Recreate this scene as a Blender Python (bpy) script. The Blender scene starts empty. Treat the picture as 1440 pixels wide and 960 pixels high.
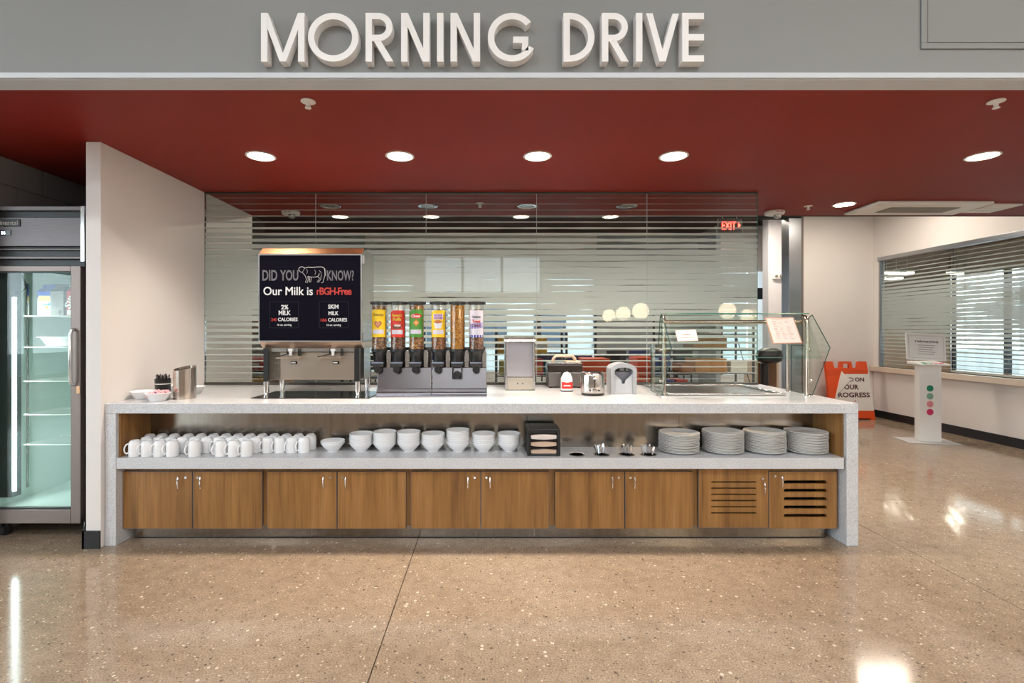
import bpy, bmesh, math, random
from mathutils import Vector, Matrix, Euler
random.seed(7)
scene = bpy.context.scene
col = scene.collection
PI = math.pi

# ---------------------------------------------------------------- camera, world, exposure
F = 700.0                     # focal length in pixels of the 1440 x 960 frame
EYE = 1.37
cam_d = bpy.data.cameras.new('camera')
cam = bpy.data.objects.new('camera', cam_d)
col.objects.link(cam)
cam.location = (0, 0, EYE)
cam.rotation_euler = (PI / 2, 0, 0)
cam_d.sensor_width = 36
cam_d.lens = F / 1440 * 36
cam_d.shift_x = 30 / 1440
cam_d.shift_y = -14 / 1440
cam_d.clip_start = 0.05
scene.camera = cam

world = bpy.data.worlds.new('sky')
scene.world = world
world.use_nodes = True
world.node_tree.nodes['Background'].inputs['Color'].default_value = (0.80, 0.91, 1.0, 1)
world.node_tree.nodes['Background'].inputs['Strength'].default_value = 4.6

scene.view_settings.view_transform = 'Standard'
scene.view_settings.look = 'None'
scene.view_settings.gamma = 1
scene.view_settings.use_curve_mapping = False
scene.view_settings.exposure = 0.45
scene.cycles.use_denoising = True
scene.cycles.max_bounces = 8
scene.cycles.transparent_max_bounces = 14
scene.cycles.sample_clamp_indirect = 6.0


def portal(name, loc, rot, sx, sy):
    l = bpy.data.lights.new(name, 'AREA')
    l.shape = 'RECTANGLE'
    l.size, l.size_y = sx, sy
    l.cycles.is_portal = True
    o = bpy.data.objects.new(name, l)
    o.location = loc
    o.rotation_euler = rot
    col.objects.link(o)


portal('daylight_front_windows', (-.3, -9.05, 3.4), (PI / 2, 0, 0), 4.2, 1.4)
portal('daylight_left_windows', (-9.05, -3.4, 2.1), (PI / 2, 0, -PI / 2), 11.5, 3.2)
portal('daylight_rear_windows', (-.2, 11.45, 1.6), (-PI / 2, 0, 0), 5.4, 2.4)
portal('daylight_rear_right', (5.55, 10.55, 1.6), (-PI / 2, 0, 0), 1.3, 2.4)
portal('daylight_side_room', (10.95, 4.95, 1.6), (PI / 2, 0, PI / 2), 13.9, 2.4)

# ---------------------------------------------------------------- materials
MATS = {}


def mat(name, color, rough=0.5, metal=0.0, spec=0.5, emit=None, estr=0.0, coat=0.0):
    if name in MATS:
        return MATS[name]
    m = bpy.data.materials.new(name)
    m.use_nodes = True
    b = m.node_tree.nodes['Principled BSDF']
    b.inputs['Base Color'].default_value = (*color, 1)
    b.inputs['Roughness'].default_value = rough
    b.inputs['Metallic'].default_value = metal
    b.inputs['Specular IOR Level'].default_value = spec
    b.inputs['Coat Weight'].default_value = coat
    if emit:
        b.inputs['Emission Color'].default_value = (*emit, 1)
        b.inputs['Emission Strength'].default_value = estr
    MATS[name] = m
    return m


class NT:
    def __init__(self, m):
        self.t = m.node_tree
        self.b = self.t.nodes.get('Principled BSDF')

    def n(self, kind, **kw):
        x = self.t.nodes.new(kind)
        for k, v in kw.items():
            setattr(x, k, v)
        return x

    def link(self, a, b):
        self.t.links.new(a, b)

    def math(self, op, a, b=None, c=None, clamp=False):
        x = self.n('ShaderNodeMath', operation=op, use_clamp=clamp)
        for i, v in enumerate((a, b, c)):
            if v is None:
                continue
            if isinstance(v, (int, float)):
                x.inputs[i].default_value = v
            else:
                self.link(v, x.inputs[i])
        return x.outputs[0]

    def ramp(self, fac, stops, interp='LINEAR'):
        r = self.n('ShaderNodeValToRGB')
        r.color_ramp.interpolation = interp
        e = r.color_ramp.elements
        while len(e) < len(stops):
            e.new(0.5)
        for i, (p, c) in enumerate(stops):
            e[i].position = p
            e[i].color = (*c, 1) if len(c) == 3 else c
        self.link(fac, r.inputs[0])
        return r.outputs[0]

    def noise(self, vec, scale, detail=2, rough=0.5):
        x = self.n('ShaderNodeTexNoise')
        x.inputs['Scale'].default_value = scale
        x.inputs['Detail'].default_value = detail
        x.inputs['Roughness'].default_value = rough
        if vec is not None:
            self.link(vec, x.inputs['Vector'])
        return x.outputs[0]

    def pos(self, scale=(1, 1, 1), obj=False):
        if obj:
            o = self.n('ShaderNodeTexCoord').outputs['Object']
        else:
            o = self.n('ShaderNodeNewGeometry').outputs['Position']
        mp = self.n('ShaderNodeMapping')
        mp.inputs['Scale'].default_value = scale
        self.link(o, mp.inputs['Vector'])
        return mp.outputs[0]

    def mix(self, fac, a, b, blend='MIX'):
        x = self.n('ShaderNodeMix', data_type='RGBA', blend_type=blend)
        for i, v in ((0, fac), (6, a), (7, b)):
            if isinstance(v, (int, float)):
                x.inputs[i].default_value = v
            elif isinstance(v, tuple):
                x.inputs[i].default_value = (*v, 1)
            else:
                self.link(v, x.inputs[i])
        return x.outputs[2]

    def bump(self, h, strength=0.2, dist=0.01):
        x = self.n('ShaderNodeBump')
        x.inputs['Strength'].default_value = strength
        x.inputs['Distance'].default_value = dist
        self.link(h, x.inputs['Height'])
        self.link(x.outputs[0], self.b.inputs['Normal'])


def paint(name, color, rough=0.6, var=0.05, spec=0.4):
    m = mat(name, color, rough, spec=spec)
    t = NT(m)
    n = t.noise(t.pos(), 1.3, 3)
    c = t.ramp(n, [(0.3, tuple(x * (1 - var) for x in color)), (0.7, tuple(min(1, x * (1 + var)) for x in color))])
    t.link(c, t.b.inputs['Base Color'])
    t.bump(t.noise(t.pos(), 220, 2), 0.03, 0.002)
    return m


RED = paint('red_ceiling_paint', (0.235, 0.021, 0.013), 0.5, 0.06, 0.15)
WHITE = paint('white_wall_paint', (0.76, 0.72, 0.70), 0.55, 0.015)
FASCIA = paint('grey_fascia_paint', (0.235, 0.24, 0.237), 0.55, 0.02)
DARKPAINT = paint('dark_ceiling_paint', (0.018, 0.018, 0.018), 0.8, 0.1)
BLOCKP = paint('shaded_block_paint', (0.22, 0.21, 0.21), 0.6, 0.08)  # white-painted blocks, with the alcove's shade put into the colour
LETTER = mat('white_letter', (0.80, 0.78, 0.77), 0.45)
BASEB = mat('black_rubber_base', (0.012, 0.012, 0.014), 0.45)
BLACK = mat('black_plastic', (0.012, 0.012, 0.013), 0.35)
BLACKG = mat('black_gloss', (0.006, 0.006, 0.008), 0.12)
PANELBLK = mat('black_print_panel', (0.005, 0.004, 0.010), 0.5, spec=0.05)
DARKHOLE = mat('dark_interior', (0.004, 0.004, 0.004), 0.9)
CHINA = mat('white_china', (0.88, 0.88, 0.89), 0.18, coat=0.3)
CHINAR = mat('white_china_plate', (0.88, 0.87, 0.85), 0.2, coat=0.3)
WHITEP = mat('white_plastic', (0.80, 0.80, 0.79), 0.4)
PAPER = mat('white_paper', (0.80, 0.77, 0.74), 0.7)
NAPKIN = mat('kraft_napkin', (0.58, 0.42, 0.31), 0.85)
TAN = mat('tan_laminate', (0.62, 0.48, 0.36), 0.4)
GREYPL = mat('grey_plastic', (0.36, 0.37, 0.39), 0.4)
ORANGE = mat('orange_plastic', (0.80, 0.085, 0.012), 0.42)
GREYEDGE = mat('grey_edge_band', (0.20, 0.19, 0.20), 0.35, 0.6)
TXTW = mat('print_white', (0.80, 0.80, 0.80), 0.6)
TXTG = mat('print_grey', (0.16, 0.15, 0.17), 0.6)
TXTR = mat('print_red', (0.50, 0.035, 0.025), 0.6)
TXTD = mat('print_dark', (0.035, 0.02, 0.025), 0.6)
RUBBER = mat('caster_rubber', (0.02, 0.02, 0.022), 0.6)
COPPER = mat('warm_metal', (0.62, 0.36, 0.2), 0.28, 1.0)
CHROME = mat('chrome', (0.75, 0.75, 0.76), 0.12, 1.0)
ALU = mat('aluminium_frame', (0.42, 0.43, 0.45), 0.32, 1.0)
WIRE = mat('white_wire', (0.72, 0.76, 0.75), 0.4)


def steel(name, color=(0.55, 0.53, 0.51), rough=0.24, scale=(3, 3, 90), amp=0.12):
    m = mat(name, color, rough, 1.0)
    t = NT(m)
    n = t.noise(t.pos(scale, obj=False), 6, 3)
    r = t.math('MULTIPLY_ADD', n, amp * 2, rough - amp)
    t.link(r, t.b.inputs['Roughness'])
    c = t.ramp(n, [(0.25, tuple(x * 0.86 for x in color)), (0.75, tuple(min(1, x * 1.08) for x in color))])
    t.link(c, t.b.inputs['Base Color'])
    return m


STEEL = steel('brushed_steel', amp=0.08)
STEELV = steel('brushed_steel_sheet', (0.36, 0.315, 0.27), 0.19, (5, 5, .15), 0.05)
FRSTEEL = steel('fridge_steel', (0.15, 0.13, 0.13), 0.36, (2, 2, 60), 0.06)


def make_floor():
    m = mat('polished_concrete', (0.4, 0.3, 0.2), 0.16)
    t = NT(m)
    p = t.pos()
    big = t.noise(p, 0.55, 4, 0.6)
    base = t.ramp(big, [(0.3, (0.30, 0.220, 0.152)), (0.5, (0.365, 0.278, 0.200)), (0.72, (0.44, 0.350, 0.268))])
    mid = t.noise(p, 14, 5, 0.7)
    c = t.mix(0.75, base, t.ramp(mid, [(0.3, (0.72, 0.69, 0.66)), (0.55, (1, 1, 1)), (0.75, (1.15, 1.13, 1.1))]), 'MULTIPLY')
    fine = t.noise(p, 130, 3, 0.7)
    c = t.mix(0.6, c, t.ramp(fine, [(0.36, (0.38, 0.36, 0.34)), (0.55, (1, 1, 1)), (0.68, (1.35, 1.3, 1.25))]), 'MULTIPLY')

    def specks(scale, lo, prob, colr, cc):
        v = t.n('ShaderNodeTexVoronoi')
        v.inputs['Scale'].default_value = scale
        t.link(p, v.inputs['Vector'])
        near = t.math('LESS_THAN', v.outputs['Distance'], lo)
        sep = t.n('ShaderNodeSeparateColor')
        t.link(v.outputs['Color'], sep.inputs[0])
        pick = t.math('LESS_THAN', sep.outputs[0], prob)
        f = t.math('MULTIPLY', near, pick)
        return t.mix(t.math('MULTIPLY', f, 0.85), cc, colr)
    c = specks(26, 0.20, 0.09, (0.66, 0.58, 0.46), c)
    c = specks(34, 0.22, 0.14, (0.10, 0.075, 0.055), c)
    c = specks(60, 0.26, 0.16, (0.60, 0.50, 0.38), c)
    c = specks(75, 0.28, 0.16, (0.12, 0.09, 0.065), c)
    t.link(c, t.b.inputs['Base Color'])
    r = t.math('MULTIPLY_ADD', t.noise(p, 2.2, 3), 0.09, 0.065)
    t.link(r, t.b.inputs['Roughness'])
    t.bump(t.noise(p, 1.6, 2), 0.04, 0.01)
    t.b.inputs['Specular IOR Level'].default_value = 0.45
    return m


FLOORM = make_floor()


def make_wood():
    m = mat('teak_laminate', (0.35, 0.18, 0.07), 0.36)
    t = NT(m)
    info = t.n('ShaderNodeObjectInfo')
    off = t.n('ShaderNodeVectorMath', operation='ADD')
    g = t.n('ShaderNodeNewGeometry')
    t.link(g.outputs['Position'], off.inputs[0])
    cmb = t.n('ShaderNodeCombineXYZ')
    t.link(t.math('MULTIPLY', info.outputs['Random'], 7.0), cmb.inputs[0])
    t.link(t.math('MULTIPLY', info.outputs['Random'], 3.1), cmb.inputs[2])
    t.link(cmb.outputs[0], off.inputs[1])
    mp = t.n('ShaderNodeMapping')
    mp.inputs['Scale'].default_value = (14, 14, 1.1)
    t.link(off.outputs[0], mp.inputs['Vector'])
    warp = t.noise(mp.outputs[0], 1.0, 4, 0.6)
    mp2 = t.n('ShaderNodeMapping')
    mp2.inputs['Scale'].default_value = (110, 110, 2.2)
    t.link(off.outputs[0], mp2.inputs['Vector'])
    fine = t.noise(mp2.outputs[0], 1.0, 3, 0.6)
    c = t.ramp(warp, [(0.28, (0.17, 0.075, 0.022)), (0.45, (0.27, 0.128, 0.036)), (0.6, (0.34, 0.165, 0.05)), (0.78, (0.42, 0.22, 0.08))])
    c = t.mix(0.55, c, t.ramp(fine, [(0.3, (0.55, 0.5, 0.45)), (0.6, (1.05, 1.05, 1.05))]), 'MULTIPLY')
    t.link(c, t.b.inputs['Base Color'])
    return m


WOOD = make_wood()


def make_quartz():
    m = mat('speckled_quartz', (0.55, 0.54, 0.54), 0.17)
    t = NT(m)
    p = t.pos()
    a = t.noise(p, 170, 3, 0.7)
    b = t.noise(p, 8, 3, 0.6)
    c = t.ramp(a, [(0.34, (0.46, 0.465, 0.485)), (0.5, (0.61, 0.615, 0.635)), (0.68, (0.74, 0.745, 0.755))])
    c = t.mix(0.5, c, t.ramp(b, [(0.3, (0.86, 0.86, 0.87)), (0.7, (1, 1, 1))]), 'MULTIPLY')
    t.link(c, t.b.inputs['Base Color'])
    return m


QUARTZ = make_quartz()


def fresnel(t, ior=1.5):
    """glass reflectance, the same seen from either side of each face"""
    g = t.n('ShaderNodeNewGeometry')
    i = t.math('ADD', t.math('MULTIPLY', g.outputs['Backfacing'], 1 / ior - ior), ior)
    f = t.n('ShaderNodeFresnel')
    t.link(i, f.inputs['IOR'])
    return f.outputs[0]


def clear_glass(name, tint=(0.96, 0.985, 0.975), base=0.03):
    m = bpy.data.materials.new(name)
    m.use_nodes = True
    t = NT(m)
    t.t.nodes.clear()
    out = t.n('ShaderNodeOutputMaterial')
    tr = t.n('ShaderNodeBsdfTransparent')
    tr.inputs[0].default_value = (*tint, 1)
    gl = t.n('ShaderNodeBsdfGlossy')
    gl.inputs['Roughness'].default_value = 0.01
    mx = t.n('ShaderNodeMixShader')
    t.link(fresnel(t), mx.inputs[0])
    t.link(tr.outputs[0], mx.inputs[1])
    t.link(gl.outputs[0], mx.inputs[2])
    t.link(mx.outputs[0], out.inputs[0])
    MATS[name] = m
    return m


GLASS = clear_glass('clear_glass')
GREENGLASS = clear_glass('green_edge_glass', (0.93, 0.975, 0.955))
GLASSEDGE = mat('green_glass_edge', (0.03, 0.20, 0.16), 0.1)


def frosted_film(name, z0, z1, pitch):
    """Clear glass with a printed film of horizontal frosted streaks: sparse at top and bottom, dense in the middle."""
    m = bpy.data.materials.new(name)
    m.use_nodes = True
    t = NT(m)
    t.t.nodes.clear()
    out = t.n('ShaderNodeOutputMaterial')
    g = t.n('ShaderNodeNewGeometry')
    sp = t.n('ShaderNodeSeparateXYZ')
    t.link(g.outputs['Position'], sp.inputs[0])
    along = t.math('ADD', sp.outputs[0], sp.outputs[1])
    z = sp.outputs[2]
    zz = t.math('DIVIDE', z, pitch)
    row = t.math('FLOOR', zz)
    fr = t.math('SUBTRACT', zz, row)
    tri = t.math('MULTIPLY', t.math('ABSOLUTE', t.math('SUBTRACT', fr, 0.5)), 2.0)
    h = t.math('DIVIDE', t.math('SUBTRACT', z, z0), z1 - z0, clamp=True)
    cov = t.ramp(h, [(0.0, (0.06,) * 3), (0.10, (0.16,) * 3), (0.20, (0.36,) * 3), (0.30, (0.66,) * 3), (0.40, (0.98,) * 3),
                     (0.56, (1.12,) * 3), (0.68, (0.90,) * 3), (0.76, (0.54,) * 3), (0.83, (0.26,) * 3), (0.90, (0.11,) * 3), (1.0, (0.06,) * 3)])
    cv = t.n('ShaderNodeCombineXYZ')
    t.link(t.math('MULTIPLY', along, 1.9), cv.inputs[0])
    t.link(t.math('MULTIPLY', row, 7.31), cv.inputs[1])
    nz = t.noise(cv.outputs[0], 1.0, 3, 0.55)
    amp = t.math('MULTIPLY_ADD', cov, 1.25, 0.06)
    c2 = t.math('ADD', cov, t.math('MULTIPLY', t.math('SUBTRACT', nz, 0.5), amp))
    mask = t.math('MULTIPLY', t.math('SUBTRACT', c2, tri), 9.0, clamp=True)
    tr = t.n('ShaderNodeBsdfTransparent')
    tr.inputs[0].default_value = (0.93, 0.965, 0.945, 1)
    df = t.n('ShaderNodeBsdfDiffuse')
    df.inputs[0].default_value = (0.60, 0.66, 0.635, 1)
    tl = t.n('ShaderNodeBsdfTranslucent')
    tl.inputs[0].default_value = (0.66, 0.72, 0.69, 1)
    fm = t.n('ShaderNodeMixShader')
    fm.inputs[0].default_value = 0.5
    t.link(df.outputs[0], fm.inputs[1])
    t.link(tl.outputs[0], fm.inputs[2])
    fm2 = t.n('ShaderNodeMixShader')          # the film stays a little see-through
    fm2.inputs[0].default_value = 0.14
    t.link(fm.outputs[0], fm2.inputs[1])
    t.link(tr.outputs[0], fm2.inputs[2])
    a = t.n('ShaderNodeMixShader')
    t.link(mask, a.inputs[0])
    t.link(tr.outputs[0], a.inputs[1])
    t.link(fm2.outputs[0], a.inputs[2])
    gl = t.n('ShaderNodeBsdfGlossy')
    gl.inputs['Roughness'].default_value = 0.008
    b = t.n('ShaderNodeMixShader')
    t.link(fresnel(t), b.inputs[0])
    t.link(a.outputs[0], b.inputs[1])
    t.link(gl.outputs[0], b.inputs[2])
    t.link(b.outputs[0], out.inputs[0])
    MATS[name] = m
    return m


FROST = frosted_film('streaked_frost_film', 0.90, 2.57, 0.052)
FROST2 = frosted_film('streaked_frost_film_window', 0.72, 2.58, 0.056)


def cereal(name, c0, c1, c2, scale):
    m = mat(name, c1, 0.75)
    t = NT(m)
    v = t.n('ShaderNodeTexVoronoi')
    v.inputs['Scale'].default_value = scale
    t.link(t.pos(), v.inputs['Vector'])
    sep = t.n('ShaderNodeSeparateColor')
    t.link(v.outputs['Color'], sep.inputs[0])
    c = t.ramp(sep.outputs[0], [(0.0, c0), (0.5, c1), (1.0, c2)])
    c = t.mix(0.8, c, t.ramp(v.outputs['Distance'], [(0.25, (1, 1, 1)), (0.6, (0.25, 0.2, 0.18))]), 'MULTIPLY')
    t.link(c, t.b.inputs['Base Color'])
    x = t.n('ShaderNodeBump')
    x.inputs['Strength'].default_value = 0.9
    x.inputs['Distance'].default_value = 0.006
    x.invert = True
    t.link(v.outputs['Distance'], x.inputs['Height'])
    t.link(x.outputs[0], t.b.inputs['Normal'])
    return m


def lamp_mat(name, c, s):
    return mat(name, (0.9, 0.88, 0.85), 0.5, emit=c, estr=s)


# ---------------------------------------------------------------- mesh helpers
WLOC = {}


class MB:
    def __init__(self):
        self.v = []
        self.f = []

    def add(self, v, f):
        o = len(self.v)
        self.v += [tuple(p) for p in v]
        self.f += [tuple(i + o for i in q) for q in f]
        return self

    def box(self, x0, x1, y0, y1, z0, z1):
        if x0 > x1: x0, x1 = x1, x0
        if y0 > y1: y0, y1 = y1, y0
        if z0 > z1: z0, z1 = z1, z0
        v = [(x0, y0, z0), (x1, y0, z0), (x1, y1, z0), (x0, y1, z0), (x0, y0, z1), (x1, y0, z1), (x1, y1, z1), (x0, y1, z1)]
        return self.add(v, [(3, 2, 1, 0), (4, 5, 6, 7), (0, 1, 5, 4), (1, 2, 6, 5), (2, 3, 7, 6), (3, 0, 4, 7)])

    def lathe(self, prof, c=(0, 0, 0), n=24, sx=1.0, sy=1.0):
        v, f = [], []
        for (r, z) in prof:
            for k in range(n):
                a = 2 * PI * k / n
                v.append((c[0] + r * sx * math.cos(a), c[1] + r * sy * math.sin(a), c[2] + z))
        m = len(prof)
        for i in range(m - 1):
            for k in range(n):
                k2 = (k + 1) % n
                f.append((i * n + k, i * n + k2, (i + 1) * n + k2, (i + 1) * n + k))
        if prof[0][0] > 1e-5:
            f.append(tuple(range(n - 1, -1, -1)))
        if prof[-1][0] > 1e-5:
            f.append(tuple((m - 1) * n + k for k in range(n)))
        return self.add(v, f)

    def tube(self, pts, r, n=8, closed=False):
        pts = [Vector(p) for p in pts]
        rr = r if isinstance(r, (list, tuple)) else [r] * len(pts)
        v, f = [], []
        m = len(pts)
        up = None
        for i, p in enumerate(pts):
            if closed:
                d = pts[(i + 1) % m] - pts[i - 1]
            else:
                d = pts[min(i + 1, m - 1)] - pts[max(i - 1, 0)]
            d.normalize()
            if up is None:
                up = Vector((0, 0, 1)) if abs(d.z) < 0.9 else Vector((0, 1, 0))
            s = d.cross(up).normalized()
            up = s.cross(d).normalized()
            for k in range(n):
                a = 2 * PI * k / n
                v.append(p + s * (rr[i] * math.cos(a)) + up * (rr[i] * math.sin(a)))
        for i in range(m if closed else m - 1):
            j = (i + 1) % m
            for k in range(n):
                k2 = (k + 1) % n
                f.append((i * n + k, i * n + k2, j * n + k2, j * n + k))
        if not closed:
            f.append(tuple(range(n - 1, -1, -1)))
            f.append(tuple((m - 1) * n + k for k in range(n)))
        return self.add(v, f)

    def prism(self, poly, axis, t0, t1):
        """poly in the plane across `axis`: 'y' -> (x,z), 'x' -> (y,z), 'z' -> (x,y)."""
        def p3(a, b, t):
            return {'y': (a, t, b), 'x': (t, a, b), 'z': (a, b, t)}[axis]
        n = len(poly)
        v = [p3(a, b, t0) for a, b in poly] + [p3(a, b, t1) for a, b in poly]
        f = [tuple(range(n)), tuple(range(2 * n - 1, n - 1, -1))]
        for i in range(n):
            j = (i + 1) % n
            f.append((i, i + n, j + n, j))
        return self.add(v, f)

    def strip(self, outer, inner, axis, t0, t1, closed=False):
        """band between two 2D polylines, extruded."""
        n = len(outer)
        for i in range(n if closed else n - 1):
            j = (i + 1) % n
            self.prism([outer[i], outer[j], inner[j], inner[i]], axis, t0, t1)
        return self

    def xform(self, M):
        self.v = [tuple(M @ Vector(p)) for p in self.v]
        return self

    def build(self, name, material, parent=None, smooth=False, bevel=0.0, seg=2, fix=True):
        me = bpy.data.meshes.new(name)
        if parent is not None:
            o = WLOC[parent.name]
        else:
            xs, ys, zs = zip(*self.v)
            o = ((min(xs) + max(xs)) / 2, (min(ys) + max(ys)) / 2, min(zs))
        me.from_pydata([(p[0] - o[0], p[1] - o[1], p[2] - o[2]) for p in self.v], [], self.f)
        if fix:
            bm = bmesh.new()
            bm.from_mesh(me)
            bmesh.ops.recalc_face_normals(bm, faces=bm.faces)
            bm.to_mesh(me)
            bm.free()
        me.materials.append(material)
        if smooth:
            me.polygons.foreach_set('use_smooth', [True] * len(me.polygons))
            me.set_sharp_from_angle(angle=math.radians(38))
        me.update()
        ob = bpy.data.objects.new(name, me)
        col.objects.link(ob)
        if parent is not None:
            ob.parent = parent
            WLOC[ob.name] = o
        else:
            ob.location = o
            WLOC[ob.name] = o
        if bevel > 0:
            bv = ob.modifiers.new('bevel', 'BEVEL')
            bv.width = bevel
            bv.segments = seg
            bv.limit_method = 'ANGLE'
        return ob


def tag(o, label, cat=None, group=None, kind=None):
    o['label'] = label
    if cat:
        o['category'] = cat
    if group:
        o['group'] = group
    if kind:
        o['kind'] = kind
    return o


def thing(name, loc, label, cat=None, group=None, kind=None):
    o = bpy.data.objects.new(name, None)
    o.empty_display_size = 0.05
    o.location = loc
    col.objects.link(o)
    WLOC[o.name] = tuple(loc)
    return tag(o, label, cat, group, kind)


def struct(name, mb, m, label, **kw):
    return tag(mb.build(name, m, **kw), label, kind='structure')


def dup(root, loc, label, rot=None):
    r = root.copy()
    col.objects.link(r)
    r.location = loc
    if rot is not None:
        r.rotation_euler = rot
    r['label'] = label
    WLOC[r.name] = tuple(loc)
    for ch in list(root.children):
        c = ch.copy()
        col.objects.link(c)
        c.parent = r
        for g in list(ch.children):
            d = g.copy()
            col.objects.link(d)
            d.parent = c
    return r


def at(px, py, d):
    return ((px - 690) / F * d, d, EYE - (py - 466) / F * d)


def text_mb(body, w=None, h=None, extrude=0.0006, bold=0.0, spacing=1.0, M=None):
    """letters as thin geometry lying in the XZ plane, facing -Y, centred on the origin"""
    cu = bpy.data.curves.new('letters', 'FONT')
    cu.body = body
    cu.size = 1
    cu.offset = bold
    cu.space_character = spacing
    cu.extrude = 0.01
    cu.resolution_u = 3
    ob = bpy.data.objects.new('letters', cu)
    col.objects.link(ob)
    dg = bpy.context.evaluated_depsgraph_get()
    me = bpy.data.meshes.new_from_object(ob.evaluated_get(dg))
    vs = [tuple(v.co) for v in me.vertices]
    fs = [tuple(p.vertices) for p in me.polygons]
    bpy.data.objects.remove(ob)
    bpy.data.curves.remove(cu)
    bpy.data.meshes.remove(me)
    xs, ys, zs = zip(*vs)
    cx, cy = (min(xs) + max(xs)) / 2, (min(ys) + max(ys)) / 2
    W, H = max(xs) - min(xs), max(ys) - min(ys)
    sx = w / W if w else h / H
    sy = h / H if h else w / W
    mb = MB()
    mb.add([((x - cx) * sx, -(z / 0.01) * extrude, (y - cy) * sy) for x, y, z in vs], fs)
    if M is not None:
        mb.xform(M)
    return mb


def text(body, x, y, z, w, h, m, parent, bold=0.0, spacing=1.0, name='lettering'):
    return text_mb(body, w, h, bold=bold, spacing=spacing, M=Matrix.Translation((x, y, z))).build(name, m, parent, fix=False)


ORD = ['first', 'second', 'third', 'fourth', 'fifth', 'sixth', 'seventh', 'eighth', 'ninth', 'tenth', 'eleventh', 'twelfth',
       'thirteenth', 'fourteenth', 'fifteenth', 'sixteenth', 'seventeenth', 'eighteenth']

# ---------------------------------------------------------------- the setting
CEIL = 2.57
H = 0.911          # counter top
# floor: concrete slabs parted by saw-cut joints
floor = struct('floor', MB().box(-9.2, 11.2, -9.3, 12.0, -0.06, -0.012), mat('joint_filler', (0.035, 0.026, 0.02), 0.8), 'polished tan concrete floor with dark saw-cut joints')
FX = [-9.2, -6.68, -3.58, -0.48, 2.62, 5.72, 8.82, 11.2]
FY = [-9.3, -5.25, -2.15, 0.95, 4.05, 7.15, 10.25, 12.0]
for i in range(len(FX) - 1):
    for j in range(len(FY) - 1):
        MB().box(FX[i] + .0025, FX[i + 1] - .0025, FY[j] + .0025, FY[j + 1] - .0025, -0.0119, 0).build('slab', FLOORM, floor)

struct('ceiling', MB().box(-9.2, 6.19, 2.47, 5.15, CEIL, CEIL + .10), RED, 'low dark red painted ceiling over the serving counter')
fascia = struct('wall_fascia', MB().box(-9.2, 6.19, 2.37, 2.46, CEIL + .004, 4.5), FASCIA, 'grey painted fascia above the red ceiling carrying the big letters')
struct('trim_1', MB().box(-9.2, 6.19, 2.355, 2.369, CEIL, CEIL + .026).box(-9.2, 6.19, 2.369, 2.469, CEIL - .004, CEIL + .003), mat('trim_paint', (0.55, 0.58, 0.62), 0.5), 'thin light trim along the bottom edge of the grey fascia', bevel=.002)
ap = MB()
x0, x1, z0, z1 = 2.045, 2.95, 2.712, 3.4
for a, b, c, d in ((x0, x1, z0, z0 + .028), (x0, x1, z1 - .028, z1), (x0, x0 + .028, z0 + .028, z1 - .028), (x1 - .028, x1, z0 + .028, z1 - .028)):
    ap.box(a, b, 2.362, 2.37, c, d)
apt = thing('access_panel', (2.5, 2.366, 2.712), 'flush grey access panel set into the fascia at its right end', 'panel')
ap.build('frame', FASCIA, apt, bevel=.002)
MB().box(x0 + .032, x1 - .032, 2.365, 2.37, z0 + .032, z1 - .032).build('door', FASCIA, apt, bevel=.002)

struct('ceiling_dining', MB().box(-9.2, 6.3, -9.3, 2.46, 4.5, 4.6), paint('white_ceiling_paint', (0.62, 0.62, 0.61), 0.7), 'high ceiling of the dining hall behind the viewer')
struct('ceiling_rear', MB().box(-9.2, 6.299, 5.16, 12.0, 3.62, 3.72), DARKPAINT, 'black painted ceiling of the room behind the glass')
struct('wall_soffit', MB().box(-9.2, 6.19, 5.151, 5.2, CEIL, 3.62), DARKPAINT, 'dark back of the soffit above the glass')
struct('wall_left', MB().box(-9.3, -9.2, 2.4, 12.0, 0, 4.5), WHITE, 'left wall beyond the dining hall, outside the frame')


def window_wall(wname, winname, y, x0, x1, z0, z1, top, step, transom, wl, winl, along='x', thick=.1, wm=None):
    """wall with a long row of framed panes"""
    def bx(mb, a0, a1, b0, b1, c0, c1):
        return mb.box(a0, a1, b0, b1, c0, c1) if along == 'x' else mb.box(b0, b1, a0, a1, c0, c1)
    w = MB()
    bx(w, x0, x1, y, y + thick, 0, z0)
    bx(w, x0, x1, y, y + thick, z1, top)
    struct(wname, w, wm or WHITE, wl)
    win = thing(winname, ((x0 + x1) / 2, y, z0) if along == 'x' else (y, (x0 + x1) / 2, z0), winl, kind='structure')
    n = max(1, round((x1 - x0) / step))
    st = (x1 - x0) / n
    dk = mat('dark_frame', (0.03, 0.033, 0.04), 0.4, 0.5)
    for i in range(n + 1):
        xx = x0 + i * st
        bx(MB(), max(x0, xx - .05), min(x1, xx + .05), y + .01, y + thick - .01, z0, z1).build('mullion', dk, win)
    for i in range(n):
        a, b = x0 + i * st + .05, x0 + (i + 1) * st - .05
        if transom:
            bx(MB(), a, b, y + .02, y + thick - .02, transom[0], transom[1]).build('transom', dk, win)
            spans = ((z0, transom[0]), (transom[1], z1))
        else:
            spans = ((z0, z1),)
        for c, d in spans:
            bx(MB(), a, b, y + .045, y + .051, c, d).build('pane', GLASS, win)
    return win


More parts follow.
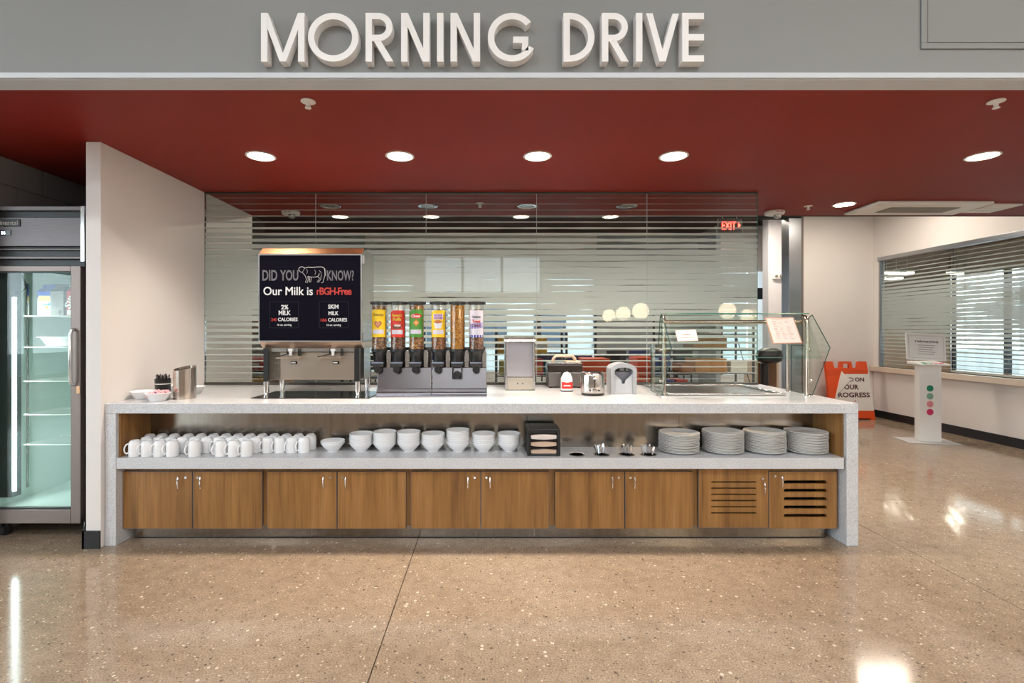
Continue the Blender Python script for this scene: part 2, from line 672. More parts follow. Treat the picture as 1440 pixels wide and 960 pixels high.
struct('wall_front_solid', MB().box(-9.2, -2.4, -9.2, -9.1, 0, 4.5).box(1.8, 6.2, -9.2, -9.1, 0, 4.5), paint('taupe_wall_paint', (0.26, 0.21, 0.17), 0.6), 'taupe wall of the dining hall behind the viewer')
window_wall('wall_front', 'window_4', -9.2, -2.4, 1.8, 2.75, 4.1, 4.5, 1.4, None, 'window wall of the dining hall behind the viewer', 'clerestory windows high in the dining hall wall behind the viewer', wm=MATS['taupe_wall_paint'])
window_wall('wall_left_hall', 'window_6', -9.3, -9.2, 2.4, 0.5, 3.7, 4.5, 1.45, (2.6, 2.7), 'left wall of the dining hall, outside the frame', 'tall daylight windows in the left wall of the dining hall', along='y')
struct('wall_rear_solid', MB().box(-9.2, -2.9, 11.5, 11.6, 0, 3.62).box(2.45, 4.9, 11.5, 11.6, 0, 3.62).box(4.8, 4.9, 10.6, 11.5, 0, 3.62)  , paint('rear_wall_paint', (0.34, 0.37, 0.40), 0.6), 'blue-grey rear wall between the far windows')
window_wall('wall_rear_right', 'window_7', 10.6, 4.9, 6.199, 0.45, 2.66, 3.62, 1.3, (2.06, 2.3), 'rear wall around the far right window', 'far window seen past the right edge of the glass')
window_wall('wall_rear', 'window_3', 11.5, -2.9, 2.45, 0.45, 2.66, 3.62, 1.34, (2.06, 2.3), 'rear window wall beyond the frosted glass', 'row of dark framed daylight windows beyond the frosted glass')
window_wall('wall_side_room', 'window_5', 11.0, -2.0, 11.9, 0.45, 2.7, 3.4, 1.25, None, 'far wall of the side room beyond the right window', 'daylight windows across the side room', along='y')

# partition between fridge alcove and counter
struct('wall_left_partition', MB().box(-2.562, -2.467, 3.15, 5.15, 0.0, CEIL), WHITE, 'white painted partition wall at the left end of the counter', bevel=.003)
struct('baseboard_left', MB().box(-2.576, -2.467, 3.136, 3.149, 0, .112).box(-2.577, -2.5625, 3.136, 4.15, 0, .112), BASEB, 'black rubber base at the foot of the white partition')
struct('wall_alcove_back', MB().box(-3.4, -2.563, 4.2, 4.3, 0, CEIL), BLOCKP, 'dark back wall of the fridge alcove')
wa = struct('wall_alcove_left', MB().box(-3.55, -3.352, 3.1, 4.3, 0, CEIL), BLOCKP, 'painted block wall on the left of the fridge alcove')
for r in range(4):
    for k in range(4):
        y0 = 3.12 + k * .4 - (.2 if r % 2 else 0)
        a, b = max(3.1, y0 + .004), min(4.198, y0 + .396)
        if b - a > .05:
            MB().box(-3.352, -3.344, a, b, 1.78 + r * .2 + .004, min(CEIL - .002, 1.78 + (r + 1) * .2 - .004)).build('block', BLOCKP, wa, bevel=.002)
struct('wall_left_front', MB().box(-9.2, -3.55, 3.1, 3.2, 0, CEIL), WHITE, 'wall to the left of the fridge alcove')

# right wall with the long streaked window
RX = 6.2
struct('wall_right', MB().box(RX, RX + .1, -9.3, 8.06, 0, .80).box(RX, RX + .1, -9.3, 8.06, 2.51, 4.5).box(RX, RX + .1, -9.3, 2.4, .80, 2.51).box(RX, RX + .1, 7.96, 8.06, .80, 2.51), WHITE, 'white wall at the right under and around the long streaked window')
struct('trim_2', MB().box(RX - .07, RX - .001, 2.4, 8.055, .735, .812), mat('sill_laminate', (0.66, 0.56, 0.46), 0.3), 'beige window ledge along the right wall', bevel=.004)
struct('baseboard_right', MB().box(RX - .014, RX - .001, -9, 8.055, 0, .115), BASEB, 'black rubber base along the right wall')
w1 = thing('window_2', (RX + .03, 5.2, .812), 'long interior window with streaked frosted film on the right wall', kind='structure')
MB().box(RX - .02, RX + .06, 2.4, 7.96, 2.49, 2.55).build('head_frame', ALU, w1, bevel=.003)
MB().box(RX + .015, RX + .045, 2.4, 7.96, .800, .822).build('bottom_channel', mat('dark_channel', (0.05, 0.045, 0.04), 0.4), w1)
MB().box(RX + .005, RX + .055, 7.93, 7.96, .822, 2.49).build('side_frame', ALU, w1)
ys = [2.4, 3.75, 5.15, 6.54, 7.93]
for i in range(4):
    MB().box(RX + .025, RX + .037, ys[i] + .002, ys[i + 1] - .002, .822, 2.49).build('pane', FROST2, w1)

# wall at the back right, opening jamb and the white wall seen through it
struct('wall_back_right', MB().box(5.03, 6.199, 8.061, 8.16, 0, 3.62), WHITE, 'white wall behind the orange sign')
struct('baseboard_back', MB().box(5.03, 6.18, 8.047, 8.06, 0, .115), BASEB, 'black rubber base behind the orange sign')
struct('trim_3', MB().box(4.79, 4.99, 7.99, 8.2, 0, 3.19), ALU, 'brushed metal jamb of the wide opening', bevel=.004)
struct('trim_5', MB().box(-4.0, 4.99, 8.0, 8.16, 3.2, 3.3), DARKPAINT, 'dark head of the wide opening')
struct('trim_4', MB().box(4.992, 5.028, 8.0, 8.17, 0, 3.3), mat('jamb_dark', (0.16, 0.13, 0.11), 0.4), 'brown edge strip beside the metal jamb')
struct('wall_right_rear', MB().box(6.2, 6.3, 8.061, 12.0, 0, 3.62), WHITE, 'white wall continuing beyond the opening')
struct('wall_column', MB().box(5.30, 6.199, 9.5, 9.7, 0, 3.62), mat('cool_white_paint', (0.72, 0.72, 0.76), 0.55), 'pale wall seen through the opening beside the metal jamb')
struct('wall_side_partition', MB().box(6.301, 11.0, 11.9, 12.0, 0, 3.4), paint('brown_wall', (0.24, 0.16, 0.10), 0.6), 'brown end wall of the side room')
struct('ceiling_side', MB().box(6.31, 11.2, -2.1, 12.0, 3.3, 3.4), paint('brown_ceiling', (0.20, 0.13, 0.08), 0.6), 'brown ceiling of the side room')
struct('wall_side_end', MB().box(6.31, 11.0, -2.1, -2.0, 0, 3.3), WHITE, 'near end wall of the side room')

# glass screen behind the counter
GY = 4.29
w2 = thing('window_1', (-.08, GY, H + .004), 'streaked frosted glass screen standing on the back of the counter', kind='structure')
xs = [-2.462 + k * .9525 for k in range(6)]
for i in range(5):
    MB().box(xs[i] + .002, xs[i + 1] - .002, GY, GY + .010, .932, 2.556).build('pane', FROST, w2)
for i in range(1, 5):
    MB().box(xs[i] - .0018, xs[i] + .0018, GY + .001, GY + .009, .932, 2.556).build('seam', mat('seam_silicone', (0.42, 0.45, 0.45), 0.4), w2)
MB().box(-2.464, xs[5], GY - .012, GY + .022, H + .002, .932).build('bottom_channel', mat('dark_channel', (0.02, 0.02, 0.02), 0.4), w2)
MB().box(-2.464, xs[5], GY - .008, GY + .018, 2.556, CEIL).build('top_channel', mat('dark_channel', (0.02, 0.02, 0.02), 0.4), w2)
MB().box(-2.466, -2.461, GY - .008, GY + .018, .932, 2.556).build('side_channel', CHROME, w2)
MB().box(xs[5] - .0015, xs[5] + .0012, GY + .0005, GY + .0095, .932, 2.556).build('polished_edge', GLASSEDGE, w2)

# ---------------------------------------------------------------- fascia lettering
sy0, sy1 = 2.318, 2.369
SS = F / 2.318
sign = thing('wall_sign', (0, 2.369, 2.62), 'large white raised letters reading MORNING DRIVE on the grey fascia', 'sign')
LZ0, LZ1 = EYE + (466 - 86.5) / SS, EYE + (466 - 18) / SS
T = .0295


def lx(px):
    return (px - 690) / SS


def bar(mb, ax, az, bx_, bz, w=T, dy=.0012):
    """slanted bar with horizontal ends, set back a hair so that no faces coincide"""
    az, bz = az - dy, bz + dy
    mb.prism([(ax - w / 2, az), (ax + w / 2, az), (bx_ + w / 2, bz), (bx_ - w / 2, bz)], 'y', sy0 + dy, sy1 - dy)


def arc(mb, cx, cz, rx, rz, a0, a1, n=24, w=T):
    o = [(cx + rx * math.cos(a), cz + rz * math.sin(a)) for a in [a0 + (a1 - a0) * k / n for k in range(n + 1)]]
    i = [(cx + (rx - w) * math.cos(a), cz + (rz - w) * math.sin(a)) for a in [a0 + (a1 - a0) * k / n for k in range(n + 1)]]
    mb.strip(o, i, 'y', sy0, sy1)


def vbar(mb, x, z0=LZ0, z1=LZ1):
    mb.box(x, x + T, sy0, sy1, z0, z1)


def hbar(mb, x0, x1, z):
    mb.box(x0, x1, sy0, sy1, z, z + T)


LH = LZ1 - LZ0
ZM = (LZ0 + LZ1) / 2


def L_M(mb, a, b):
    vbar(mb, a); vbar(mb, b - T)
    bar(mb, a + T * .6, LZ1, (a + b) / 2, LZ0); bar(mb, b - T * .6, LZ1, (a + b) / 2, LZ0, T, .0022)


def L_O(mb, a, b):
    arc(mb, (a + b) / 2, ZM, (b - a) / 2, LH / 2, 0, 2 * PI, 48)


def L_R(mb, a, b):
    vbar(mb, a)
    r = LH * .29
    zc = LZ1 - r
    hbar(mb, a + T, b - r, LZ1 - T); hbar(mb, a + T, b - r, LZ1 - 2 * r)
    arc(mb, b - r, zc, r, r, -PI / 2, PI / 2, 18)
    bar(mb, (a + b) / 2 - .01, LZ1 - 2 * r + .005, b - T * .45, LZ0, T * 1.15)


def L_N(mb, a, b):
    vbar(mb, a); vbar(mb, b - T); bar(mb, a + T * .6, LZ1, b - T * .6, LZ0)


def L_I(mb, a, b):
    vbar(mb, a)


def L_G(mb, a, b):
    cx = a + LH / 2
    arc(mb, cx, ZM, LH / 2, LH / 2, math.radians(40), math.radians(333), 40)
    hbar(mb, cx + .005, b, ZM - T * .9); mb.box(b - T, b, sy0, sy1, ZM - LH * .27, ZM - T * .85)


def L_D(mb, a, b):
    vbar(mb, a)
    r = LH / 2
    rx = b - a - T
    arc(mb, b - rx, ZM, rx, r, -PI / 2, PI / 2, 28)


def L_V(mb, a, b):
    bar(mb, a + T / 2, LZ1, (a + b) / 2, LZ0); bar(mb, b - T / 2, LZ1, (a + b) / 2, LZ0, T, .0022)


def L_E(mb, a, b):
    vbar(mb, a)
    for z in (LZ0, ZM - T / 2, LZ1 - T):
        hbar(mb, a + T, b, z)


for ch, p0, p1 in (('M', 367, 428), ('O', 433, 504), ('R', 514, 552), ('N', 564, 604), ('I', 614.5, 623), ('N', 633.5, 675), ('G', 686, 743),
                   ('D', 792.5, 836), ('R', 846.5, 883), ('I', 894.5, 903), ('V', 909, 955), ('E', 959.5, 990)):
    mb = MB()
    globals()['L_' + ch](mb, lx(p0), lx(p1))
    mb.build('letter', LETTER, sign)

# ---------------------------------------------------------------- ceiling fittings
TRIMW = mat('white_trim_ring', (0.80, 0.78, 0.75), 0.4)


def downlight(x, y, label, lit, energy=85, size=.082):
    t = thing('downlight', (x, y, CEIL), label, 'ceiling light', 'recessed downlights in the red ceiling')
    if lit:
        MB().lathe([(size, -.001), (size + .014, -.001), (size + .016, -.005), (size + .010, -.009), (size, -.007), (size, -.001)], (x, y, CEIL), 32).build('trim_ring', TRIMW, t, smooth=True)
        MB().lathe([(size, -.0005), (size, -.004), (size * .96, -.006), (0, -.006)], (x, y, CEIL), 32).build('lens', lamp_mat('warm_lens', (1.0, 0.88, 0.70), 22), t)
        l = bpy.data.lights.new('downlight_beam', 'SPOT')
        l.energy = energy
        l.color = (1.0, 0.86, 0.71)
        l.spot_size = math.radians(125)
        l.spot_blend = 0.9
        l.shadow_soft_size = .07
        lo = bpy.data.objects.new('downlight_beam', l)
        lo.parent = t
        lo.location = (0, 0, -.03)
        col.objects.link(lo)
    else:
        MB().lathe([(size * .78, -.002), (size + .014, -.001), (size + .016, -.006), (size + .008, -.011), (size * .80, -.008), (size * .78, -.002)], (x, y, CEIL), 32).build('trim_ring', CHROME, t, smooth=True)
        MB().lathe([(size * .76, -.001), (size * .74, -.004), (0, -.004)], (x, y, CEIL), 32).build('lens', mat('unlit_reflector', (0.45, 0.45, 0.43), 0.25, 0.9), t)


LX = [-1.57, -.62, .32, 1.25]
names4 = ['leftmost', 'second from the left', 'third from the left', 'fourth from the left']
for x, nm in zip(LX, names4):
    downlight(x, 3.40, 'lit round downlight, %s of the front row in the red ceiling' % nm, True)
downlight(3.36, 3.40, 'lit round downlight near the right edge of the photo', True)
downlight(3.33, 4.69, 'lit round downlight beside the ceiling air cassette', True)
for x, nm in zip([-1.53, -.6, .35, 1.30], names4):
    downlight(x, 4.75, 'unlit chrome-ringed downlight behind the glass, %s' % nm, False)


def sprinkler(x, y, label):
    t = thing('fire_sprinkler', (x, y, CEIL), label, 'sprinkler', 'fire sprinklers in the red ceiling')
    MB().lathe([(0, -.001), (.036, -.001), (.038, -.006), (.022, -.010), (.014, -.010)], (x, y, CEIL), 24).build('escutcheon', TRIMW, t, smooth=True)
    b = MB()
    b.lathe([(.010, -.010), (.011, -.022), (.006, -.024), (.005, -.036)], (x, y, CEIL), 12)
    b.tube([(x - .010, y, CEIL - .022), (x - .012, y, CEIL - .030), (x - .003, y, CEIL - .036)], .0025, 6)
    b.tube([(x + .010, y, CEIL - .022), (x + .012, y, CEIL - .030), (x + .003, y, CEIL - .036)], .0025, 6)
    b.build('frame_arms', TRIMW, t, smooth=True)
    MB().lathe([(0, -.036), (.016, -.036), (.016, -.039), (0, -.039)], (x, y, CEIL), 16).build('deflector', TRIMW, t)


sprinkler(-.95, 2.59, 'white fire sprinkler below the letter O of the sign')
sprinkler(2.63, 2.59, 'white fire sprinkler high at the right end of the red ceiling')
sprinkler(3.03, 4.75, 'small white fire sprinkler beside the back right downlight')
sprinkler(-.10, 4.65, 'small fire sprinkler behind the glass')


def strobe(x, y, label, r=.085):
    t = thing('alarm_strobe', (x, y, CEIL), label, 'alarm', 'ceiling alarm strobes')
    MB().lathe([(0, -.001), (r, -.001), (r + .004, -.012), (r * .96, -.030), (r * .7, -.036), (0, -.036)], (x, y, CEIL), 28).build('body', WHITEP, t, smooth=True)
    MB().lathe([(.034, -.036), (.036, -.05), (.028, -.066), (.012, -.074), (0, -.075)], (x + .018, y - .02, CEIL), 18).build('lens_dome', mat('clear_dome', (0.55, 0.57, 0.58), 0.1, 0.6), t, smooth=True)
    MB().box(x - .03, x + .03, y - r - .001, y - r + .006, CEIL - .022, CEIL - .014).build('label_strip', TXTR, t)


strobe(2.84, 4.98, 'round white ceiling strobe right of the glass screen', .09)
strobe(-2.0, 4.98, 'round white ceiling strobe behind the glass above the milk dispenser')

# air cassette
t = thing('air_cassette', (4.1, 4.8, CEIL), 'flat white ceiling air cassette with a grey centre grille', 'air vent')
MB().prism([(3.55, 4.56), (4.62, 4.56), (4.66, 5.02), (3.56, 5.02)], 'z', CEIL - .028, CEIL - .001).build('panel', WHITEP, t, bevel=.01)
MB().box(3.78, 4.44, 4.70, 4.90, CEIL - .031, CEIL - .0285).build('grille', mat('vent_grey', (0.22, 0.21, 0.19), 0.5), t)
for k in range(7):
    MB().box(3.79, 4.43, 4.712 + k * .027, 4.722 + k * .027, CEIL - .036, CEIL - .0315).build('grille_bar', mat('vent_bar', (0.34, 0.33, 0.30), 0.5), t)
MB().box(3.59, 3.66, 4.62, 4.97, CEIL - .034, CEIL - .0285).build('louvre', TRIMW, t)
t = thing('return_vent', (4.85, 4.83, CEIL), 'smaller plain white ceiling vent right of the air cassette', 'air vent')
MB().box(4.70, 4.99, 4.66, 4.98, CEIL - .016, CEIL - .001).build('frame', WHITEP, t, bevel=.004)
for k in range(5):
    MB().box(4.73, 4.96, 4.70 + k * .05, 4.73 + k * .05, CEIL - .021, CEIL - .0165).build('slat', TRIMW, t)

# ---------------------------------------------------------------- the counter
CY0, CY1 = 3.18, 4.33
CXL, CXR = -2.463, 2.350
SHZ = .562
ct = thing('counter_surround', (0, 3.7, 0), 'long speckled grey quartz counter with a waterfall leg at each end', 'counter')
MB().box(CXL, CXR, CY0, CY1, .846, H).build('top_slab', QUARTZ, ct, bevel=.003)
MB().box(CXL, CXL + .068, CY0, 3.56, 0, .8455).build('waterfall_leg', QUARTZ, ct, bevel=.003)
MB().box(CXR - .076, CXR, CY0, CY1, 0, .8455).build('waterfall_leg', QUARTZ, ct, bevel=.003)
BX0, BX1 = CXL + .069, CXR - .077          # inside the legs
MB().box(BX0, BX1, 4.28, 4.30, 0, .8455).build('rear_panel', WHITE, ct)

# shelf slab with four round cut-outs for the cutlery cups
CUPS = [(.567, 3.265), (.727, 3.265), (.890, 3.265), (1.035, 3.265)]
BACKY = 3.488
sh = MB().box(-2.392, 2.258, CY0 + .002, BACKY, SHZ - .069, SHZ).build('shelf_slab', QUARTZ)
cut = MB()
for x, y in CUPS:
    cut.lathe([(.044, -.05), (.044, .02)], (x, y, SHZ), 28)
co = cut.build('cutter', QUARTZ)
bo = sh.modifiers.new('holes', 'BOOLEAN')
bo.operation = 'DIFFERENCE'
bo.object = co
bo.solver = 'EXACT'
dg = bpy.context.evaluated_depsgraph_get()
newme = bpy.data.meshes.new_from_object(sh.evaluated_get(dg))
sh.modifiers.clear()
sh.data = newme
bpy.data.objects.remove(co)
tag(sh, 'long quartz shelf slab under the counter top carrying mugs, bowls and plates', 'shelf')

# wooden end linings and stainless back sheets of the shelf bay
tag(MB().box(BX0, BX0 + .012, 3.205, BACKY, SHZ + .001, .8455).build('end_lining', WOOD), 'teak lining board at the left end of the shelf bay', 'board', 'shelf bay linings')
tag(MB().box(BX1 - .014, BX1 - .002, 3.205, BACKY, SHZ + .001, .8455).build('end_lining', WOOD), 'teak lining board at the right end of the shelf bay', 'board', 'shelf bay linings')
bs = thing('back_sheet', (0, 3.49, .5), 'brushed stainless back of the shelf bay behind mugs and plates', 'metal panel')
for a, b in ((BX0, -1.12), (-1.119, .255), (.256, 1.32), (1.321, BX1)):
    MB().box(a, b - .001, BACKY + .001, BACKY + .004, SHZ - .06, .8455).build('sheet', STEELV, bs)

# toe kick
tk = thing('toe_kick', (0, 3.31, 0), 'brushed stainless toe kick along the foot of the cabinets', 'metal panel')
for a, b in ((BX0 + .03, -1.2), (-1.199, .29), (.291, 2.22)):
    MB().box(a, b - .001, 3.31, 3.32, 0.006, .098).build('sheet', STEELV, tk)
MB().box(BX0 + .03, 2.22, 3.306, 3.3099, 0, .006).build('seal', BASEB, tk)

# base cabinets
DY = 3.236
DZ0, DZ1 = .0905, .4575
edges = [173, 269.6, 271.6, 368, 376.5, 473, 475, 570.5, 578.5, 675.3, 677, 771.5, 781, 877.5, 879.5, 974, 983, 1080, 1081.5, 1176.5]
sD = F / DY
edges = [(e - 690) / sD for e in edges]
bounds = [BX0 + .002] + [(edges[4 * i + 3] + edges[4 * i + 4]) / 2 for i in range(4)] + [BX1 - .002]
cab_lab = ['teak two-door base cabinet at the left end, under the mugs', 'teak two-door base cabinet, second from the left', 'middle teak two-door base cabinet',
           'teak two-door base cabinet left of the slotted doors', 'teak base cabinet with two slotted doors at the right end']
for i in range(5):
    a, b = bounds[i], bounds[i + 1]
    c = thing('base_cabinet', ((a + b) / 2, 3.36, .1), cab_lab[i], 'cabinet', 'base cabinets under the counter')
    bd = MB()
    bd.box(a + .0005, a + .018, DY + .022, 3.47, .10, .4925)
    bd.box(b - .018, b - .0005, DY + .022, 3.47, .10, .4925)
    bd.box(a + .018, b - .018, DY + .022, 3.47, .10, .118)
    bd.box(a + .018, b - .018, DY + .022, DY + .040, .455, .4925)
    bd.build('body', WOOD, c)
    MB().box(a + .018, b - .018, 3.455, 3.47, .118, .455).build('back', DARKHOLE, c)
    for k in (0, 1):
        x0, x1 = edges[4 * i + 2 * k], edges[4 * i + 2 * k + 1]
        z0, z1 = DZ0, DZ1
        d = MB()
        if i < 4:
            d.box(x0, x1, DY, DY + .017, z0, z1)
        else:
            if k == 0:
                sx0, sx1, slots, hh = x0 + .080, x1 - .078, [.392 - .0402 * q for q in range(6)], .009
                z0, z1 = z0 + .006, z1 + .028
            else:
                sx0, sx1, slots, hh = x0 + .096, x1 - .064, [.392 - .0545 * q for q in range(5)], .022
            d.box(x0, sx0, DY, DY + .017, z0, z1)
            d.box(sx1, x1, DY, DY + .017, z0, z1)
            top = z1
            for zc in slots:
                d.box(sx0, sx1, DY, DY + .017, zc + hh / 2, top)
                if k == 1:      # rounded slot corners
                    for sx, sg in ((sx0, 1), (sx1, -1)):
                        d.prism([(sx, zc + hh / 2), (sx + sg * .010, zc + hh / 2), (sx + sg * .003, zc + hh / 2 - .003), (sx, zc + hh / 2 - .010)], 'y', DY, DY + .017)
                top = zc - hh / 2
            d.box(sx0, sx1, DY, DY + .017, z0, top)
        dr = d.build('door', WOOD, c)
        e = MB()
        w = .0022
        e.box(x0 - w, x0 - .0001, DY + .001, DY + .018, z0 - w, z1 + w)
        e.box(x1 + .0001, x1 + w, DY + .001, DY + .018, z0 - w, z1 + w)
        e.box(x0, x1, DY + .001, DY + .018, z1 + .0001, z1 + w)
        e.box(x0, x1, DY + .001, DY + .018, z0 - w, z0 - .0001)
        e.build('edge_band', GREYEDGE, dr)
        if i == 4 and k == 0:
            MB().box(sx0 - .02, sx1 + .02, DY + .03, DY + .033, .15, .42).build('dark_backing', DARKHOLE, dr)  # dark sheet behind the slots, interior shade put into its colour
        # bow handle and lock
        hx = (x1 - .079) if k == 0 else (x0 + .056)
        kx = (x1 - .036) if k == 0 else (x0 + .032)
        hz = .392
        if i == 4:
            hx, kx, hz = ((x1 - .030, x1 - .036, .355) if k == 0 else (x0 + .076, x0 + .036, .40))
        hp = [(hx, DY - .0005, hz + .038), (hx, DY - .016, hz + .035), (hx, DY - .022, hz + .018), (hx, DY - .022, hz - .018), (hx, DY - .016, hz - .035), (hx, DY - .0005, hz - .038)]
        MB().tube(hp, .0042, 8).build('handle', CHROME, dr, smooth=True)
        kz = hz + .030 if not (i == 4 and k == 0) else hz + .060
        lk = MB()
        lk.lathe([(.0095, 0), (.0095, .004), (.0075, .007), (0, .007)], (0, 0, 0), 18)
        lk.xform(Matrix.Translation((kx, DY - .0003, kz)) @ Matrix.Rotation(PI / 2, 4, 'X'))
        l = lk.build('lock', CHROME, dr, smooth=True)

# ---------------------------------------------------------------- mugs
mug = thing('mug', (0, 0, 0), 'x', 'mug', 'white mugs turned upside down on the shelf')
MB().lathe([(.0350, 0), (.0364, .001), (.0372, .01), (.0372, .070), (.0355, .086), (.031, .096), (.026, .100), (.025, .102), (.022, .102), (.0215, .099), (0, .098)], (0, 0, 0), 28).build('cup', CHINA, mug, smooth=True)
MB().tube([(-.0350, 0, .080), (-.047, 0, .077), (-.056, 0, .062), (-.059, 0, .045), (-.056, 0, .028), (-.047, 0, .018), (-.0355, 0, .024)], [.0055, .005, .0048, .0048, .0048, .005, .0055], 8).build('handle', CHINA, mug, smooth=True)
ROWS = [('front', 3.236, [190, 207.5, 225, 242.5, 273.5, 311, 329, 347]),
        ('middle', 3.330, [206, 223, 240, 257, 274, 291, 308, 325, 342, 359.5, 376.5, 393.5, 410.5, 427.5]),
        ('back', 3.424, [211, 228, 245, 265, 283, 300.5, 318, 335, 352, 369, 386, 403, 420, 437])]
first = True
for rn, d, pxs in ROWS:
    for k, px in enumerate(pxs):
        lab = 'upturned white mug, %s from the left in the %s row' % (ORD[k], rn) if k else 'upturned white mug, leftmost of the %s row' % rn
        loc = ((px - 690) / F * d, d, SHZ + .0005)
        rz = math.radians(random.uniform(48, 62))
        if rn == 'front' and k == 0:
            rz = math.radians(25)
        if first:
            mug.location = loc
            mug['label'] = lab
            mug.rotation_euler = (0, 0, rz)
            first = False
        else:
            dup(mug, loc, lab, (0, 0, rz))

# ---------------------------------------------------------------- bowls, in stacks
bowl = MB().lathe([(0, 0), (.036, 0), (.037, .004), (.040, .006), (.060, .028), (.0735, .046), (.0755, .0535), (.0792, .0555), (.0795, .0590), (.0770, .0600), (.070, .046), (.056, .028), (.036, .009), (0, .008)], (0, 0, 0), 32).build('bowl', CHINA, smooth=True)
tag(bowl, 'x', 'bowl', 'white bowls stacked on the shelf')
STK = [(468, 2, 'lone short stack next to the mugs', 0), (508, 6, 'second stack from the mugs', 5), (541, 7, 'third stack from the mugs', 6), (575, 7, 'fourth stack from the mugs', 2),
       (609, 6, 'fifth stack from the mugs', -1), (644, 8, 'tallest stack, sixth from the mugs', 1), (680, 6, 'second stack from the black napkin dispenser', 0), (716, 6, 'stack next to the black napkin dispenser', 3)]
first = True
for px, n, sn, tilt in STK:
    d = 3.375
    for k in range(n):
        loc = ((px - 690) / F * d + random.uniform(-.0012, .0012), d + random.uniform(-.0005, .0005), SHZ + .0005 + k * .0122)
        if n == 2:
            lab = '%s white bowl of the %s' % (['lower', 'upper'][k], sn)
        else:
            lab = 'white bowl, %s from the bottom of the %s' % (ORD[k], sn) if k else 'bottom white bowl of the %s' % sn
            if k == n - 1:
                lab = 'top white bowl of the %s' % sn
        rot = (0, 0, 0)
        if first:
            bowl.location = loc
            bowl['label'] = lab
            first = False
        else:
            b = bowl.copy()
            col.objects.link(b)
            b.location = loc
            b.rotation_euler = rot
            b['label'] = lab

# ---------------------------------------------------------------- plates, in stacks
plate = MB().lathe([(0, .001), (.078, .001), (.080, 0), (.084, .001), (.090, .005), (.112, .010), (.1285, .0165), (.130, .0185), (.1285, .0195), (.112, .0135), (.090, .0085), (.082, .006), (0, .0055)], (0, 0, 0), 40).build('plate', CHINAR, smooth=True)
tag(plate, 'x', 'plate', 'white dinner plates stacked on the shelf')
PST = [(954.5, 15, 'leftmost plate stack'), (1016, 16, 'second plate stack from the left'), (1074.5, 16, 'third plate stack from the left'), (1133, 16, 'rightmost plate stack')]
first = True
for px, n, sn in PST:
    d = 3.348
    for k in range(n):
        loc = ((px - 690) / F * d + random.uniform(-.0025, .0025), d + random.uniform(-.002, .002), SHZ + .0005 + k * .0083)
        lab = ('bottom white plate of the %s' % sn) if k == 0 else ('top white plate of the %s' % sn) if k == n - 1 else 'white plate, %s from the bottom of the %s' % (ORD[k], sn)
        if first:
            plate.location = loc
            plate['label'] = lab
            first = False
        else:
            b = plate.copy()
            col.objects.link(b)
            b.location = loc
            b.rotation_euler = (random.uniform(-.006, .006), random.uniform(-.006, .006), random.uniform(0, 6))
            b['label'] = lab

# ---------------------------------------------------------------- black napkin dispenser on the shelf
nx0, nx1, ny0, ny1, nz0, nz1 = .238, .452, 3.225, 3.44, SHZ + .001, SHZ + .176
t = thing('napkin_dispenser', ((nx0 + nx1) / 2, 3.33, nz0), 'black three-slot countertop napkin dispenser on the shelf beside the bowls', 'napkin dispenser')
b = MB()
b.box(nx0, nx0 + .020, ny0, ny1, nz0, nz1)
b.box(nx1 - .020, nx1, ny0, ny1, nz0, nz1)
b.box(nx0 + .020, nx1 - .020, ny0 + .004, ny1, nz1 - .030, nz1)
b.box(nx0 + .020, nx1 - .020, ny0 + .004, ny1, nz0, nz0 + .014)
b.box(nx0 + .020, nx1 - .020, ny1 - .01, ny1, nz0 + .014, nz1 - .030)
b.build('case', BLACK, t, bevel=.006)
b = MB()
for k in (0, 1):
    zz = nz0 + .050 + k * .050
    cx = (nx0 + nx1) / 2
    b.prism([(nx0 + .021, zz - .008), (cx, zz - .003), (nx1 - .021, zz - .008), (nx1 - .021, zz + .008), (cx, zz + .002), (nx0 + .021, zz + .008)], 'y', ny0 + .004, ny0 + .05)
b.build('divider', BLACKG, t)
for k, zz in enumerate((nz0 + .026, nz0 + .074, nz0 + .120)):
    b = MB()
    n = 10
    xs_ = [nx0 + .024 + (nx1 - nx0 - .048) * q / n for q in range(n + 1)]
    up = [(x, zz + .012 + .006 * math.sin(q * PI / n)) for q, x in enumerate(xs_)]
    dn = [(x, zz - .010 - .006 * math.sin(q * PI / n)) for q, x in enumerate(xs_)]
    b.prism(dn + up[::-1], 'y', ny0 + .012, ny0 + .14)
    b.build('napkins', NAPKIN if k < 2 else mat('white_napkin', (0.74, 0.64, 0.58), 0.8), t)

# ---------------------------------------------------------------- cutlery cups sunk in the shelf, cutlery standing in three of them
CN = ['empty', 'left', 'middle', 'right']
for (x, y), nm in zip(CUPS, CN):
    lab = 'empty steel cutlery cup sunk in the shelf beside the black napkin dispenser' if nm == 'empty' else 'steel cutlery cup sunk in the shelf, %s of the three holding cutlery' % nm
    t = thing('cutlery_cup', (x, y, SHZ - .05), lab, 'cutlery cup', 'cutlery cups in the shelf')
    MB().lathe([(.0425, .0012), (.052, .0012), (.053, .003), (.050, .005), (.042, .004), (.0415, -.046), (0, -.046), (0, -.0475), (.043, -.0475), (.0425, .0012)], (x, y, SHZ), 28).build('liner', STEEL, t, smooth=True)
    if nm == 'empty':
        b = MB()
        for q in range(4):
            b.box(x - .03 + q * .017, x - .02 + q * .017, y + .0395, y + .041, SHZ - .022, SHZ - .008)
        b.build('slots', DARKHOLE, t)


